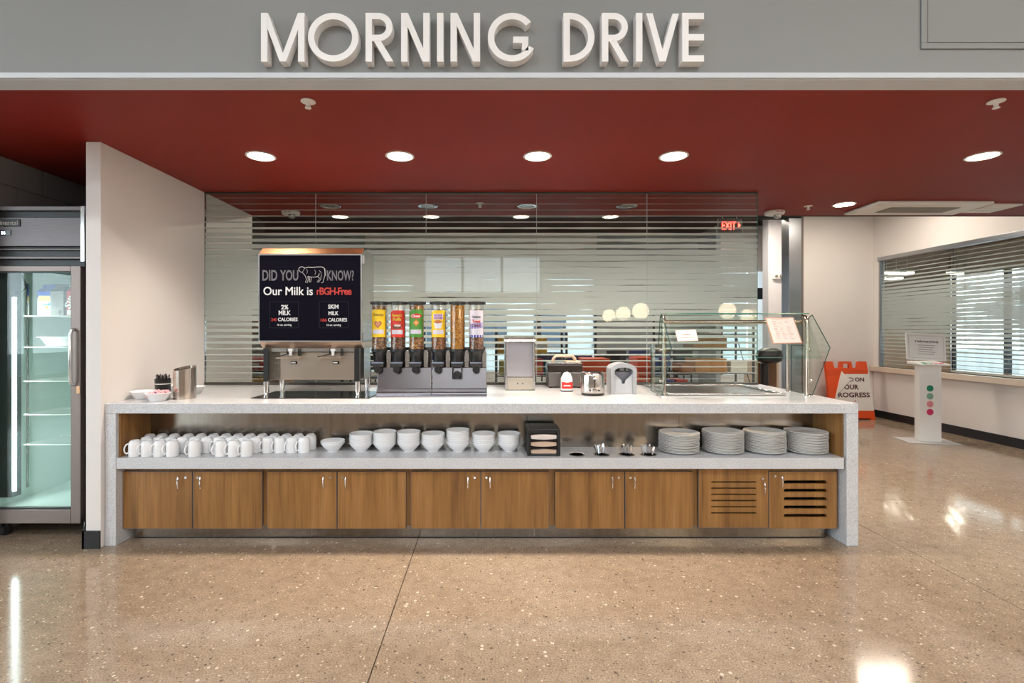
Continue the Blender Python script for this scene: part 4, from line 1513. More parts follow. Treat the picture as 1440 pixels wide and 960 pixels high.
for dx, rr, mm in ((0, .015, CHROME), (-.032, .0065, BLACK), (.032, .0065, BLACK)):
    yy = cy - .82 * math.sqrt(.0855 ** 2 - dx ** 2)
    b = MB().lathe([(0, 0), (rr, 0), (rr, .006), (rr * .8, .010), (0, .010)], (0, 0, 0), 18)
    b.xform(Matrix.Translation((cx + dx, yy - .0005, zb + .040)) @ Matrix.Rotation(PI / 2, 4, 'X'))
    b.build('dial' if dx == 0 else 'button', mm, t, smooth=True)

# ---------------------------------------------------------------- grey arched napkin holder
x0, x1, y0, y1 = .878, 1.066, 3.632, 3.78
cx = (x0 + x1) / 2
t = thing('napkin_holder', (cx, 3.7, zb), 'grey plastic arched napkin holder beside the sneeze guard', 'napkin dispenser')


def arch(w, h0, h1, n=14):
    p = [(cx - w, zb), (cx + w, zb), (cx + w, zb + h0)]
    for k in range(1, n):
        a = PI * k / n
        p.append((cx + w * math.cos(a), zb + h0 + (h1 - h0) * math.sin(a)))
    p.append((cx - w, zb + h0))
    return p


hw = (x1 - x0) / 2
oo, ii = arch(hw, .178, .228), arch(hw - .026, .166, .196)
MB().strip(oo[1:] + oo[:1], ii[1:] + ii[:1], 'y', y0, y1).build('hood', GREYPL, t, bevel=.0)
MB().prism([(cx - hw + .027, zb + .001), (cx + hw - .027, zb + .001), (cx + hw - .027, zb + .150), (cx + .014, zb + .100), (cx + .012, zb + .080), (cx, zb + .074), (cx - .012, zb + .080), (cx - .014, zb + .100), (cx - hw + .027, zb + .150)], 'y', y0 + .012, y0 + .020).build('face_plate', mat('light_grey_plastic', (0.48, 0.49, 0.51), 0.4), t)
MB().box(cx - hw + .028, cx + hw - .028, y0 + .045, y1 - .01, zb + .001, zb + .16).build('napkin_stack', mat('grey_napkin', (0.17, 0.17, 0.19), 0.8), t)

# ---------------------------------------------------------------- cold well and sneeze guard
t = thing('cold_well', (1.70, 3.85, zb), 'shallow stainless drop-in food well in the counter top under the sneeze guard', 'food well')
X0, X1, Y0, Y1 = 1.27, 2.12, 3.56, 4.20
rim = MB()
for a, b_, c, d in ((X0, X1, Y0, Y0 + .035), (X0, X1, Y1 - .035, Y1), (X0, X0 + .035, Y0 + .035, Y1 - .035), (X1 - .035, X1, Y0 + .035, Y1 - .035)):
    rim.box(a, b_, c, d, zb, zb + .018)
rim.build('rim', STEEL, t, bevel=.008, seg=3)
MB().box(X0 + .035, X1 - .035, Y0 + .035, Y1 - .035, zb, zb + .004).build('pan', mat('pan_steel', (0.20, 0.19, 0.19), 0.28, 1.0), t)
GX0, GX1 = 1.212, 2.258
t = thing('sneeze_guard', (1.735, 3.65, zb), 'clear glass sneeze guard on steel posts over the food well', 'sneeze guard')
POST = mat('satin_post', (0.56, 0.47, 0.40), 0.25, 1.0)
FY0, RY = 3.535, 3.765
for x in (GX0 + .018, GX1 - .012):
    b = MB()
    b.tube([(x, FY0, zb + .010), (x, FY0, 1.425), (x, FY0 + .006, 1.455), (x, FY0 + .022, 1.474), (x, FY0 + .05, 1.480)], .0150, 12)
    b.build('front_post', POST, t, smooth=True)
    MB().lathe([(.026, 0), (.026, .006), (.018, .0095)], (x, FY0, zb), 20).build('flange', CHROME, t, smooth=True)
    MB().tube([(x, RY, zb + .010), (x, RY, 1.275)], .0135, 12).build('rear_post', POST, t, smooth=True)
    MB().lathe([(.024, 0), (.024, .006), (.016, .0095)], (x, RY, zb), 20).build('flange', CHROME, t, smooth=True)
MB().tube([(GX0 + .03, FY0 + .045, 1.438), (GX1 - .024, FY0 + .045, 1.438)], .014, 12).build('top_rail', POST, t, smooth=True)
tg = MB().box(GX0 + .02, GX1 - .015, FY0 - .03, FY0 + .26, 1.4935, 1.4995).build('top_shelf_glass', GREENGLASS, t)
MB().box(GX0 + .02, GX1 - .015, FY0 - .0325, FY0 - .0302, 1.4930, 1.5000).build('glass_edge', GLASSEDGE, tg)
# sloping front pane
fy0, fz0, fy1, fz1 = 3.500, 1.488, 3.345, 1.195
MB().prism([(fy0, fz0), (fy0 + .006, fz0), (fy1 + .006, fz1), (fy1, fz1)], 'x', GX0 + .035, GX1 - .032).build('front_glass', GREENGLASS, t)
MB().box(GX0 + .035, GX1 - .032, fy1 - .0005, fy1 + .0062, fz1 - .0026, fz1 - .0003).build('glass_edge', GLASSEDGE, t)
prof = [(3.505, H + .012), (RY - .015, H + .012), (RY - .015, 1.268), (FY0 + .05, 1.268), (FY0 + .01, 1.470), (FY0 - .025, 1.488), (3.325, 1.262)]
for x in (GX0 - .008, GX1 + .006):
    e = MB().prism(prof, 'x', x, x + .006).build('end_glass', GREENGLASS, t)
    b = MB()
    for i in range(len(prof)):
        p, q = prof[i], prof[(i + 1) % len(prof)]
        b.tube([(x + .003, p[0], p[1]), (x + .003, q[0], q[1])], .0030, 6)
    b.build('glass_edge', mat('dark_green_edge', (0.02, 0.07, 0.06), 0.15), e)
    for (yy, zz) in ((FY0, 1.24), (FY0, 1.02)):
        k = MB().tube([(x - .006, yy, zz), (x + .012, yy, zz)], .011, 12)
        k.build('glass_clamp', CHROME, e, smooth=True)
# two cards on the sloping pane
sl = math.atan2(fy0 - fy1, fz0 - fz1)


def card(x, zc, w, h, lab, lines, border):
    yy = fy1 + (fy0 - fy1) * (zc - fz1) / (fz0 - fz1) - .006
    t = thing('menu_card', (x, yy, zc), lab, 'sign', 'cards on the sneeze guard')
    M = Matrix.Translation((x, yy, zc)) @ Matrix.Rotation(border[1], 4, 'Y') @ Matrix.Rotation(-sl, 4, 'X')
    bd = MB().box(-w / 2, w / 2, -.002, .002, -h / 2, h / 2)
    bd.xform(M).build('board', mat('card_frame', (0.46, 0.26, 0.17), 0.5), t)
    MB().box(-w / 2 + border[0], w / 2 - border[0], -.0026, -.0021, -h / 2 + border[0], h / 2 - border[0]).xform(M).build('sheet', mat('pink_paper', (0.76, 0.60, 0.55), 0.7), t)
    b = MB()
    for (a, c, z, hh) in lines:
        b.box(a * w, c * w, -.0031, -.0027, z * h, z * h + hh)
    b.xform(M).build('print_lines', mat('print_brownish', (0.30, 0.19, 0.17), 0.7), t)


def menu_lines():
    out = []
    for cx_ in (-.22, .0, .22):
        for k in range(11):
            if random.random() < .85:
                out.append((cx_ - .085, cx_ + random.uniform(-.01, .085), .34 - k * .066, .0022))
    out.append((-.3, .3, .43, .003))
    return out


card(2.020, 1.378, .200, .205, 'large tilted menu card with small print at the right of the sneeze guard', menu_lines(), (.007, -.02))
card(1.345, 1.342, .142, .085, 'small tilted label card at the left of the sneeze guard', [(-.2, .2, .05, .006), (-.35, .35, -.2, .003)], (.001, -.04))

# ---------------------------------------------------------------- fridge
fx0, fx1, fyd, fyb = -3.33, -2.664, 3.262, 4.08
t = thing('display_fridge', (-3.0, 3.7, 0), 'upright glass door display fridge at the left edge of the photo', 'fridge')
b = MB()
b.box(fx0, fx0 + .035, 3.31, fyb, .11, 2.19)
b.box(fx1 - .045, fx1, 3.31, fyb, .11, 2.19)
b.box(fx0 + .035, fx1 - .045, 4.02, fyb, .11, 2.19)
b.box(fx0 + .035, fx1 - .045, 3.31, 4.02, .11, .20)
b.box(fx0 + .035, fx1 - .045, 3.31, 4.02, 1.80, 2.19)
b.build('cabinet', FRSTEEL, t, bevel=.003)
inn = MB()
INW = mat('fridge_liner', (0.66, 0.76, 0.73), 0.4)
inn.box(fx0 + .036, fx0 + .040, 3.325, 4.015, .204, 1.796)
inn.box(fx1 - .050, fx1 - .046, 3.325, 4.015, .204, 1.796)
inn.box(fx0 + .040, fx1 - .050, 4.012, 4.016, .204, 1.796)
inn.box(fx0 + .040, fx1 - .050, 3.325, 4.012, .2005, .2045)
inn.box(fx0 + .040, fx1 - .050, 3.325, 4.012, 1.793, 1.7965)
inn.build('liner', INW, t)
for a, c, y0, m in ((2.165, 2.192, 3.268, FRSTEEL), (1.930, 2.118, 3.268, FRSTEEL), (1.905, 1.915, 3.27, FRSTEEL), (1.846, 1.862, 3.262, FRSTEEL)):
    MB().box(fx0, fx1 - .024, y0, 3.309, a, c).build('header_panel', m, t, bevel=.002)
MB().box(fx0, fx1 - .024, 3.296, 3.3095, 1.80, 2.165).build('header_recess', BLACK, t)
MB().box(fx1 - .023, fx1, 3.262, 3.3095, 1.83, 2.192).build('header_post', CHROME, t)
# door
dx0, dx1, dz0, dz1 = fx0 + .002, -2.688, .112, 1.800
dr = MB()
dr.box(dx0, dx0 + .062, fyd, 3.300, dz0, dz1)
dr.box(dx1 - .064, dx1, fyd, 3.300, dz0, dz1)
dr.box(dx0 + .062, dx1 - .064, fyd, 3.300, 1.764, dz1)
dr.box(dx0 + .062, dx1 - .064, fyd, 3.300, dz0, .203)
door = dr.build('door', mat('door_bronze', (0.24, 0.19, 0.17), 0.38, 1.0), t, bevel=.003)
MB().box(dx0 + .062, dx1 - .064, 3.276, 3.284, .203, 1.764).build('glass', clear_glass('fridge_glass', (0.93, 0.985, 0.96)), door)
gk = MB()
gx0, gx1 = dx0 + .062, dx1 - .064
for q in ((gx0, gx1, .203, .212), (gx0, gx1, 1.756, 1.764), (gx0, gx0 + .008, .212, 1.756), (gx1 - .006, gx1, .212, 1.756)):
    gk.box(q[0], q[1], 3.270, 3.2755, q[2], q[3])
gk.build('gasket', BLACK, door)
MB().tube([(-2.726, fyd - .0005, 1.385), (-2.728, fyd - .022, 1.378), (-2.730, fyd - .030, 1.35), (-2.730, fyd - .030, 1.06), (-2.728, fyd - .022, 1.03), (-2.726, fyd - .0005, 1.02)], .010, 10).build('handle', CHROME, door, smooth=True)
MB().box(-2.712, -2.690, fyd - .004, fyd - .0005, .965, 1.012).build('lock_plate', COPPER, door)
# light strip inside on the left and its dark housing
MB().box(fx0 + .041, -3.205, 3.33, 3.40, .26, 1.79).build('light_housing', mat('dark_green_housing', (0.02, 0.035, 0.035), 0.4), t)
MB().box(-3.2045, -3.192, 3.335, 3.352, .30, 1.60).build('light_strip', lamp_mat('cool_strip', (0.84, 0.95, 1.0), 15), t)
l = bpy.data.lights.new('strip_light', 'AREA')
l.shape = 'RECTANGLE'
l.size, l.size_y = 1.28, .02
l.energy = 1.5
l.color = (.86, 1.0, .95)
lo = bpy.data.objects.new('strip_light', l)
lo.parent = t
lo.location = (-3.190 + 3.0, 3.352 - 3.7 + .01, .95)
lo.rotation_euler = (0, -PI / 2, math.radians(35))
col.objects.link(lo)
MB().tube([(-3.19, 3.37, 1.78), (-3.15, 3.37, 1.70), (-3.14, 3.36, 1.66), (-3.17, 3.36, 1.635), (-3.2, 3.36, 1.63)], .004, 6).build('cable', BLACK, t, smooth=True)
for k, z in enumerate((1.480, 1.268, 1.035, .807, .603)):
    s = MB()
    a, c, y0, y1 = -3.185, fx1 - .054, 3.40, 3.98
    for yy in (y0, y1, (y0 + y1) / 2):
        s.tube([(a, yy, z - .005), (c, yy, z - .005)], .0042, 6)
    for q in range(20):
        xx = a + (c - a) * q / 19
        s.tube([(xx, y0, z - .0015), (xx, y1, z - .0015)], .0016, 4)
    s.build('wire_shelf', WIRE, t)
for xx in (-3.19, fx1 - .058):
    for yy in (3.42, 3.97):
        MB().box(xx, xx + .008, yy, yy + .012, .30, 1.70).build('shelf_upright', STEEL, t)
for xx in (fx0 + .06, fx1 - .05):
    for yy in (3.36, 4.0):
        c = MB().tube([(xx - .014, yy, .034), (xx + .014, yy, .034)], .034, 18)
        cs_ = c.build('caster', RUBBER, t, smooth=True)
        MB().box(xx - .020, xx - .016, yy - .015, yy + .015, .034, .1095).box(xx + .016, xx + .020, yy - .015, yy + .015, .034, .1095).build('fork', STEEL, cs_)
# maker's plate and temperature display
px_ = 3.2675
lg = MB().box(-3.325, -3.086, 3.2635, px_, 2.058, 2.108).build('maker_plate', BLACK, t, bevel=.004)
text('Continental', -3.207, 3.2628, 2.083, .215, .030, mat('plate_print', (0.45, 0.44, 0.42), 0.5), lg, .01)
dp = MB().box(-3.245, -3.148, 3.2645, px_, 2.000, 2.034).build('display', BLACKG, t, bevel=.005)
text('36', -3.196, 3.2638, 2.017, .026, .018, lamp_mat('display_digits', (0.55, 0.65, 1.0), 6), dp, .03)
text('i', -3.224, 3.2638, 2.017, .004, .016, lamp_mat('display_digits2', (0.25, 0.2, 1.0), 4), dp, .02)


# cartons and pan in the fridge
def carton(x0, x1, y0, y1, z0, hh, body, roof, lab):
    t = thing('drink_carton', ((x0 + x1) / 2, (y0 + y1) / 2, z0), lab, 'carton', 'cartons on the top fridge shelf')
    MB().box(x0, x1, y0, y1, z0, z0 + hh).build('body', body, t, bevel=.001)
    m = (y0 + y1) / 2
    MB().prism([(y0, z0 + hh + .0003), (m - .002, z0 + hh + .036), (m - .002, z0 + hh + .052), (m + .002, z0 + hh + .052), (m + .002, z0 + hh + .036), (y1, z0 + hh + .0003)], 'x', x0, x1).build('gable_top', roof, t)
    return t


bluec = mat('carton_blue', (0.02, 0.08, 0.42), 0.4)
Z0 = 1.4815
c = carton(-3.170, -3.075, 3.48, 3.57, Z0, .168, mat('carton_white', (0.74, 0.76, 0.78), 0.4), bluec, 'blue and white drink carton with a yellow band, leftmost on the top fridge shelf')
MB().box(-3.1702, -3.0748, 3.4792, 3.4798, Z0 + .125, Z0 + .168).build('blue_print', bluec, c)
MB().box(-3.160, -3.080, 3.4786, 3.4791, Z0 + .100, Z0 + .138).build('yellow_band', mat('carton_yellow', (0.66, 0.50, 0.16), 0.5), c)
MB().prism([(-3.160, Z0 + .09), (-3.12, Z0 + .078), (-3.076, Z0 + .092), (-3.076, Z0 + .070), (-3.11, Z0 + .062)], 'y', 3.4788, 3.4794).build('blue_wave', mat('carton_blue2', (0.05, 0.25, 0.55), 0.5), c)
MB().prism(ellipse(-3.102, Z0 + .060, .014, .014), 'y', 3.4780, 3.4787).build('orange_print', mat('carton_orange', (0.80, 0.25, 0.04), 0.5), c)
c = carton(-3.070, -2.978, 3.47, 3.56, Z0, .168, mat('carton_grey', (0.26, 0.24, 0.23), 0.5), mat('carton_dark', (0.05, 0.045, 0.06), 0.5), 'grey drink carton turned to its printed side panel, middle of the top fridge shelf')
b = MB()
for k in range(9):
    b.box(-3.060, -2.990 - .02 * random.random(), 3.4688, 3.4694, Z0 + .150 - k * .011, Z0 + .154 - k * .011)
b.box(-3.012, -2.992, 3.4688, 3.4694, Z0 + .014, Z0 + .036)
b.build('print_lines', mat('carton_print', (0.09, 0.08, 0.08), 0.6), c)
c = carton(-2.966, -2.874, 3.48, 3.57, Z0, .172, mat('carton_red', (0.55, 0.02, 0.025), 0.4), mat('carton_redtop', (0.40, 0.02, 0.03), 0.4), 'red drink carton with white script lettering on the top fridge shelf')
text_mb('Silk', .115, .052, bold=.03, M=Matrix.Translation((-2.935, 3.4788, Z0 + .105)) @ Matrix.Rotation(math.radians(-62), 4, 'Y')).build('lettering', TXTW, c, fix=False)
MB().box(-2.962, -2.90, 3.4785, 3.4794, Z0 + .004, Z0 + .040).build('white_print', TXTW, c)
t = thing('steel_pan', (-3.0, 3.62, 1.27), 'shallow steel food pan on the second fridge shelf', 'pan')
pz = 1.2695
pr = [(-3.135, -2.755, 3.46, 3.76, .060), (-3.112, -2.778, 3.48, 3.74, .001)]
V = []
for (a, c, d, e, z) in pr:
    V += [(a, d, pz + z), (c, d, pz + z), (c, e, pz + z), (a, e, pz + z)]
MB().add(V, [(4, 5, 6, 7), (0, 1, 5, 4), (1, 2, 6, 5), (2, 3, 7, 6), (3, 0, 4, 7)]).build('tray', STEEL, t)
b = MB()
a, c, d, e, z = pr[0]
b.box(a - .012, c + .012, d - .012, d, pz + z, pz + z + .003).box(a - .012, c + .012, e, e + .012, pz + z, pz + z + .003).box(a - .012, a, d, e, pz + z, pz + z + .003).box(c, c + .012, d, e, pz + z, pz + z + .003)
b.build('rim', STEEL, t)

# ---------------------------------------------------------------- orange sandwich board
d = 7.73
lean = .10
t = thing('sandwich_board', (5.62, 7.8, 0), 'orange plastic sandwich board with a white sheet in front of the back wall', 'sandwich board')


def sp(px, py):
    x, _, z = at(px, py, d)
    return x, z


BM = Matrix.Translation((0, d, 0)) @ Matrix.Rotation(-lean, 4, 'X')


def board_poly(pts, y0, y1, name, m, par):
    b = MB().prism([(sp(*p)[0], sp(*p)[1] / math.cos(lean)) for p in pts], 'y', y0, y1)
    return b.xform(BM).build(name, m, par)


out = [(1166, 508.5), (1176.5, 508.5), (1178.5, 517.5), (1185.5, 517.5), (1187, 508.5), (1203.5, 508.5), (1205, 517.5), (1211.5, 517.5), (1213, 508.5), (1224.5, 508.5), (1231.5, 591.5), (1224.5, 591.5), (1224.5, 588), (1177, 588), (1177, 591.5), (1170.5, 591.5)]
face = board_poly([(1166, 508.5), (1176.5, 508.5), (1178.5, 517.5), (1211.5, 517.5), (1213, 508.5), (1224.5, 508.5), (1231.5, 591.0), (1224.5, 591.0), (1224.5, 588), (1177, 588), (1177, 591.0), (1170.5, 591.0)], 0, .05, 'front_leaf', ORANGE, t)
hb = MB()
for q in ([(1186, 517.4), (1187, 509), (1191.5, 509), (1191.5, 517.4)], [(1200, 517.4), (1200, 509), (1203.5, 509), (1204.5, 517.4)], [(1187, 508.5), (1203.5, 508.5), (1203.5, 511.8), (1187, 511.8)]):
    hb.prism([(sp(*p)[0], sp(*p)[1] / math.cos(lean)) for p in q], 'y', .005, .045)
hb.xform(BM).build('handle', ORANGE, t)
rear = MB().prism([(sp(*p)[0], sp(*p)[1] / math.cos(lean)) for p in [(1167, 520), (1225, 520), (1230, 591), (1171, 591)]], 'y', .055, .085)
rear.xform(Matrix.Translation((0, d + .04, 0)) @ Matrix.Rotation(lean * .4, 4, 'X')).build('rear_leaf', ORANGE, t)
sheet = board_poly([(1187.5, 522), (1226.3, 522), (1230, 577.5), (1173, 577.5), (1176.5, 560)], -.004, -.0005, 'sheet', PAPER, t)
board_poly([(1187.5, 522), (1198.5, 535.5), (1178, 556)], -.014, -.0045, 'peeled_corner', mat('sheet_back', (0.84, 0.80, 0.77), 0.6), sheet)
board_poly([(1198.5, 535.5), (1197, 539.5), (1180, 555.5), (1178, 556)], -.0055, -.0042, 'fold_line', mat('fold_grey', (0.52, 0.47, 0.45), 0.7), sheet)
MAR = mat('print_maroon2', (0.09, 0.018, 0.025), 0.6)


def btext(s, xa, xb, ya, yb, bold=.03):
    (a, zt), (b_, zb_) = sp(xa, ya), sp(xb, yb)
    M = BM @ Matrix.Translation(((a + b_) / 2, -.0052, (zt + zb_) / 2 / math.cos(lean)))
    text_mb(s, b_ - a, zt - zb_, bold=bold, M=M).build('lettering', MAR, sheet, fix=False)


btext('ON', 1206, 1219, 531.0, 537)
btext('OUR', 1190, 1210.5, 541, 548)
btext('ROGRESS', 1180.8, 1225.5, 552, 559)
dd = MB()
a, zt = sp(1199.5, 531.0)
zm = sp(0, 534)[1] / math.cos(lean)
o_ = [(a + .052 * math.cos(q), zm + .033 * math.sin(q)) for q in [-PI / 2 + PI * k / 12 for k in range(13)]]
i_ = [(a + .040 * math.cos(q), zm + .021 * math.sin(q)) for q in [-PI / 2 + PI * k / 12 for k in range(13)]]
dd.strip(o_, i_, 'y', -.0056, -.0044)
dd.box(a - .018, a, -.0056, -.0044, zm + .021, zm + .033).box(a + .0, a - .012, -.0056, -.0044, zm - .033, zm - .021)
dd.xform(BM).build('lettering', MAR, sheet)
dd = MB()
for px in (1193.8, 1197.8, 1202):
    x_, z_ = sp(px, 525.3)
    dd.prism(ellipse(x_, z_ / math.cos(lean), .011, .011, 12), 'y', -.0056, -.0044)
x_, z_ = sp(1204.5, 564)
dd.prism(ellipse(x_, z_ / math.cos(lean), .011, .011, 12), 'y', -.0056, -.0044)
dd.xform(BM).build('red_dots', mat('dot_red', (0.42, 0.03, 0.03), 0.6), sheet)

# ---------------------------------------------------------------- feedback pedestal
pd = 6.14
t = thing('feedback_pedestal', (5.45, pd, 0), 'slim white feedback pedestal with four coloured dots and a card on top', 'pedestal')
R_ = math.radians(-12)
PM = Matrix.Translation((5.445, pd + .06, 0)) @ Matrix.Rotation(R_, 4, 'Z')
MB().box(-.28, .28, -.16, .20, 0, .008).xform(PM).build('base_plate', mat('base_white', (0.55, 0.55, 0.54), 0.4), t, bevel=.002)
MB().box(-.118, .118, -.05, .05, .0085, .955).xform(PM).build('post', WHITEP, t, bevel=.004)
for k, (c, m_) in enumerate((((0.0, 0.23, 0.13), 'dot_green'), ((0.22, 0.42, 0.33), 'dot_pale_green'), ((0.75, 0.28, 0.33), 'dot_pink'), ((0.62, 0.03, 0.15), 'dot_magenta'))):
    z_ = .668 - k * .0975
    o = MB().prism(ellipse(-.005, z_, .036, .040, 24), 'y', -.0530, -.0503)
    o.xform(PM)
    dt = o.build('dot', mat(m_, c, 0.5), t)
    fc = MB()
    dark = tuple(v * .35 for v in c)
    for sx in (-.010, .010):
        fc.prism(ellipse(-.005 + sx, z_ + .010, .003, .004, 8), 'y', -.0538, -.0531)
    cur = .008 if k < 2 else -.008
    pts = [(-.020 + .005 * q, -.0535, z_ - .010 + cur * ((q - 3) / 3) ** 2 - cur * .5) for q in range(7)]
    fc.tube(pts, .0016, 5)
    fc.xform(PM)
    fc.build('face_print', mat(m_ + '_dark', dark, 0.6), dt)
MB().prism([(-.15, .9555), (-.15, .972), (.16, .995), (.16, .9555)], 'x', -.145, .165).xform(PM).build('button_tray', WHITEP, t, bevel=.004)
for k, c in enumerate(('dot_green', 'dot_pale_green', 'dot_pink', 'dot_magenta')):
    MB().box(-.10 + k * .058, -.06 + k * .058, -.10, -.04, .9745, .986).xform(PM).build('button', MATS[c], t, bevel=.003)
CM = PM @ Matrix.Translation((.02, .08, 1.175)) @ Matrix.Rotation(-.16, 4, 'X') @ Matrix.Rotation(.05, 4, 'Y')
cdz = MB().box(-.215, .215, -.008, .008, -.170, .170).xform(CM).build('card', WHITEP, t, bevel=.004)
fr = MB()
for q in ((-.19, .19, .140, .144), (-.19, .19, -.144, -.140), (-.19, -.186, -.14, .14), (.186, .19, -.14, .14)):
    fr.box(q[0], q[1], -.0090, -.0083, q[2], q[3])
fr.xform(CM).build('print_frame', mat('print_lightgrey', (0.5, 0.48, 0.48), 0.7), cdz)
text_mb('reimagine', .25, .040, bold=.02, M=CM @ Matrix.Translation((.01, -.0087, .065))).build('lettering', TXTD, cdz, fix=False)
b = MB()
for k in range(5):
    b.box(-.09 + .01 * (k % 2), .10 - .015 * (k % 3), -.0090, -.0083, .018 - k * .028, .024 - k * .028)
b.xform(CM).build('print_lines', mat('print_midgrey', (0.22, 0.2, 0.2), 0.7), cdz)

# ---------------------------------------------------------------- room behind the glass
DKM = mat('black_powder_coat', (0.012, 0.012, 0.013), 0.45)


def rack(x0, x1, y0, y1, zs, top, lab, wires=False):
    t = thing('shelf_rack', ((x0 + x1) / 2, (y0 + y1) / 2, 0), lab, 'rack', 'racks behind the glass')
    for x in (x0, x1):
        for y in (y0, y1):
            MB().tube([(x, y, 0), (x, y, top)], .013, 8).build('post', DKM, t, smooth=True)
    for x in (x0, x1):
        MB().tube([(x, y0, top), (x, (y0 + y1) / 2, top + .05), (x, y1, top)], .010, 8).build('top_hoop', DKM, t, smooth=True)
    for z in zs:
        s = MB()
        s.tube([(x0, y0, z), (x1, y0, z), (x1, y1, z), (x0, y1, z)], .008, 6, closed=True)
        n = 14
        for k in range(1, n):
            xx = x0 + (x1 - x0) * k / n
            s.tube([(xx, y0, z), (xx, y1, z)], .003, 4)
        s.build('shelf', DKM, t)
    for x in (x0, x1):
        MB().tube([(x, y0, zs[0]), (x, y1, zs[-1])], .006, 6).build('brace', DKM, t)
    return t


def box_item(name, x0, x1, y0, y1, z, h, color, lab, cat, band=None, group='packs on the racks behind the glass'):
    t = thing(name, ((x0 + x1) / 2, (y0 + y1) / 2, z), lab, cat, group)
    MB().box(x0, x1, y0, y1, z + .0085, z + h).build('pack', mat('pack_%.2f_%.2f_%.2f' % color, color, 0.5), t, bevel=.006)
    if band:
        MB().box(x0 + .01, x1 - .01, y0 - .0012, y0 - .0002, z + h * .3, z + h * .62).build('label_sheet', mat('band_%.2f_%.2f_%.2f' % band, band, 0.5), t)
    return t


YEL, REDP, GRN, CARD, BLU, PALE = (0.66, 0.36, 0.01), (0.40, 0.02, 0.03), (0.08, 0.36, 0.08), (0.36, 0.17, 0.05), (0.02, 0.04, 0.26), (0.55, 0.58, 0.6)
rack(.06, .80, 5.25, 5.60, (.62, .90, 1.13), 1.36, 'black wire rack behind the glass and the steel bin')
box_item('snack_bag', -.02 + .09, .16, 5.28, 5.5, 1.13, .19, YEL, 'yellow snack bag at the left of the rack behind the steel bin', 'bag', (0.10, 0.05, 0.02))
box_item('snack_bag', .46, .60, 5.28, 5.5, 1.13, .17, YEL, 'yellow snack bag right of the steel bin, behind the glass', 'bag', PALE)
box_item('snack_box', .45, .56, 5.28, 5.5, .90, .18, REDP, 'dark red snack box under the yellow bag behind the glass', 'box', (0.5, 0.25, 0.05))
box_item('snack_box', .57, .66, 5.28, 5.5, .90, .15, (0.02, 0.10, 0.14), 'dark teal snack box beside the red one behind the glass', 'box')
box_item('snack_bag', .09, .17, 5.28, 5.5, .90, .16, (0.30, 0.26, 0.05), 'olive snack bag low on the rack behind the steel bin', 'bag')
box_item('snack_box', .50, .66, 5.28, 5.5, .62, .20, (0.55, 0.66, 0.62), 'pale snack box with a green mark behind the waffle iron', 'box', GRN)
rack(-3.25, -1.9, 6.35, 6.75, (.60, .86, 1.10, 1.34), 1.50, 'black wire rack behind the glass left of the milk dispenser')
for k, (x, z, c, nm) in enumerate(((-3.16, 1.34, CARD, 'brown carton on top of the left rack behind the glass'), (-3.18, .86, REDP, 'red packet on the left rack behind the glass'), (-3.16, .60, YEL, 'yellow packet low on the left rack behind the glass'),
                                   (-2.9, .86, (0.30, 0.04, 0.05), 'maroon packet on the left rack behind the glass'), (-2.85, .60, CARD, 'brown packet low on the left rack behind the glass'))):
    box_item('snack_box', x, x + .22, 6.4, 6.65, z, .17, c, nm, 'box', PALE if k % 2 else None)
rack(1.95, 2.93, 5.55, 5.95, (.66, .90, 1.16, 1.34), 1.62, 'black wire rack behind the glass and the sneeze guard')
box_item('carton_box', 2.28, 2.66, 5.6, 5.9, 1.16, .155, CARD, 'brown cardboard box on the upper shelf behind the sneeze guard', 'box', group='boxes on the right rack')
box_item('carton_box', 2.15, 2.29, 5.6, 5.9, .90, .10, (0.30, 0.12, 0.04), 'small brown box behind the sneeze guard beside the wide one', 'box', group='boxes on the right rack')
box_item('carton_box', 2.30, 2.66, 5.6, 5.9, .90, .165, (0.42, 0.20, 0.06), 'wide tan cardboard box on the lower shelf behind the sneeze guard', 'box', group='boxes on the right rack')
box_item('snack_box', 1.98, 2.07, 5.6, 5.85, .66, .16, BLU, 'blue snack box low behind the sneeze guard', 'box', PALE)
box_item('snack_box', 2.09, 2.22, 5.6, 5.85, .66, .17, REDP, 'red snack box low behind the sneeze guard', 'box', PALE)
box_item('foam_tray', 2.45, 2.60, 5.6, 5.85, 1.34, .06, (0.74, 0.72, 0.68), 'small white tray on the rack behind the sneeze guard', 'tray')
box_item('plastic_bag', 2.68, 2.90, 5.6, 5.85, .66, .12, (0.42, 0.55, 0.66), 'pale blue plastic bag low behind the sneeze guard', 'bag')
box_item('plastic_bag', 2.70, 2.89, 5.6, 5.85, .90, .14, (0.66, 0.66, 0.60), 'cream plastic bag behind the sneeze guard', 'bag')
# orange cabinets, dark tables and seats further back
for k, (x0, x1, y) in enumerate(((1.12, 1.44, 6.0), (1.86, 2.08, 6.3))):
    t = thing('orange_cabinet', ((x0 + x1) / 2, y + .2, 0), ['orange low cabinet behind the toaster and the glass', 'orange low cabinet behind the left end of the sneeze guard'][k], 'cabinet', 'orange cabinets behind the glass')
    MB().box(x0, x1, y, y + .4, .08, 1.04).build('body', ORANGE, t, bevel=.004)
    MB().box(x0 + .02, x1 - .02, y - .012, y - .001, .12, .60).build('lower_door', mat('orange_door', (0.60, 0.06, 0.01), 0.45), t, bevel=.003)
    MB().box(x0 + .02, x1 - .02, y - .012, y - .001, .62, .90).build('upper_door', mat('orange_door', (0.60, 0.06, 0.01), 0.45), t, bevel=.003)
    MB().box(x0 + .03, x1 - .03, y + .03, y + .37, 0, .08).build('plinth', BLACK, t)
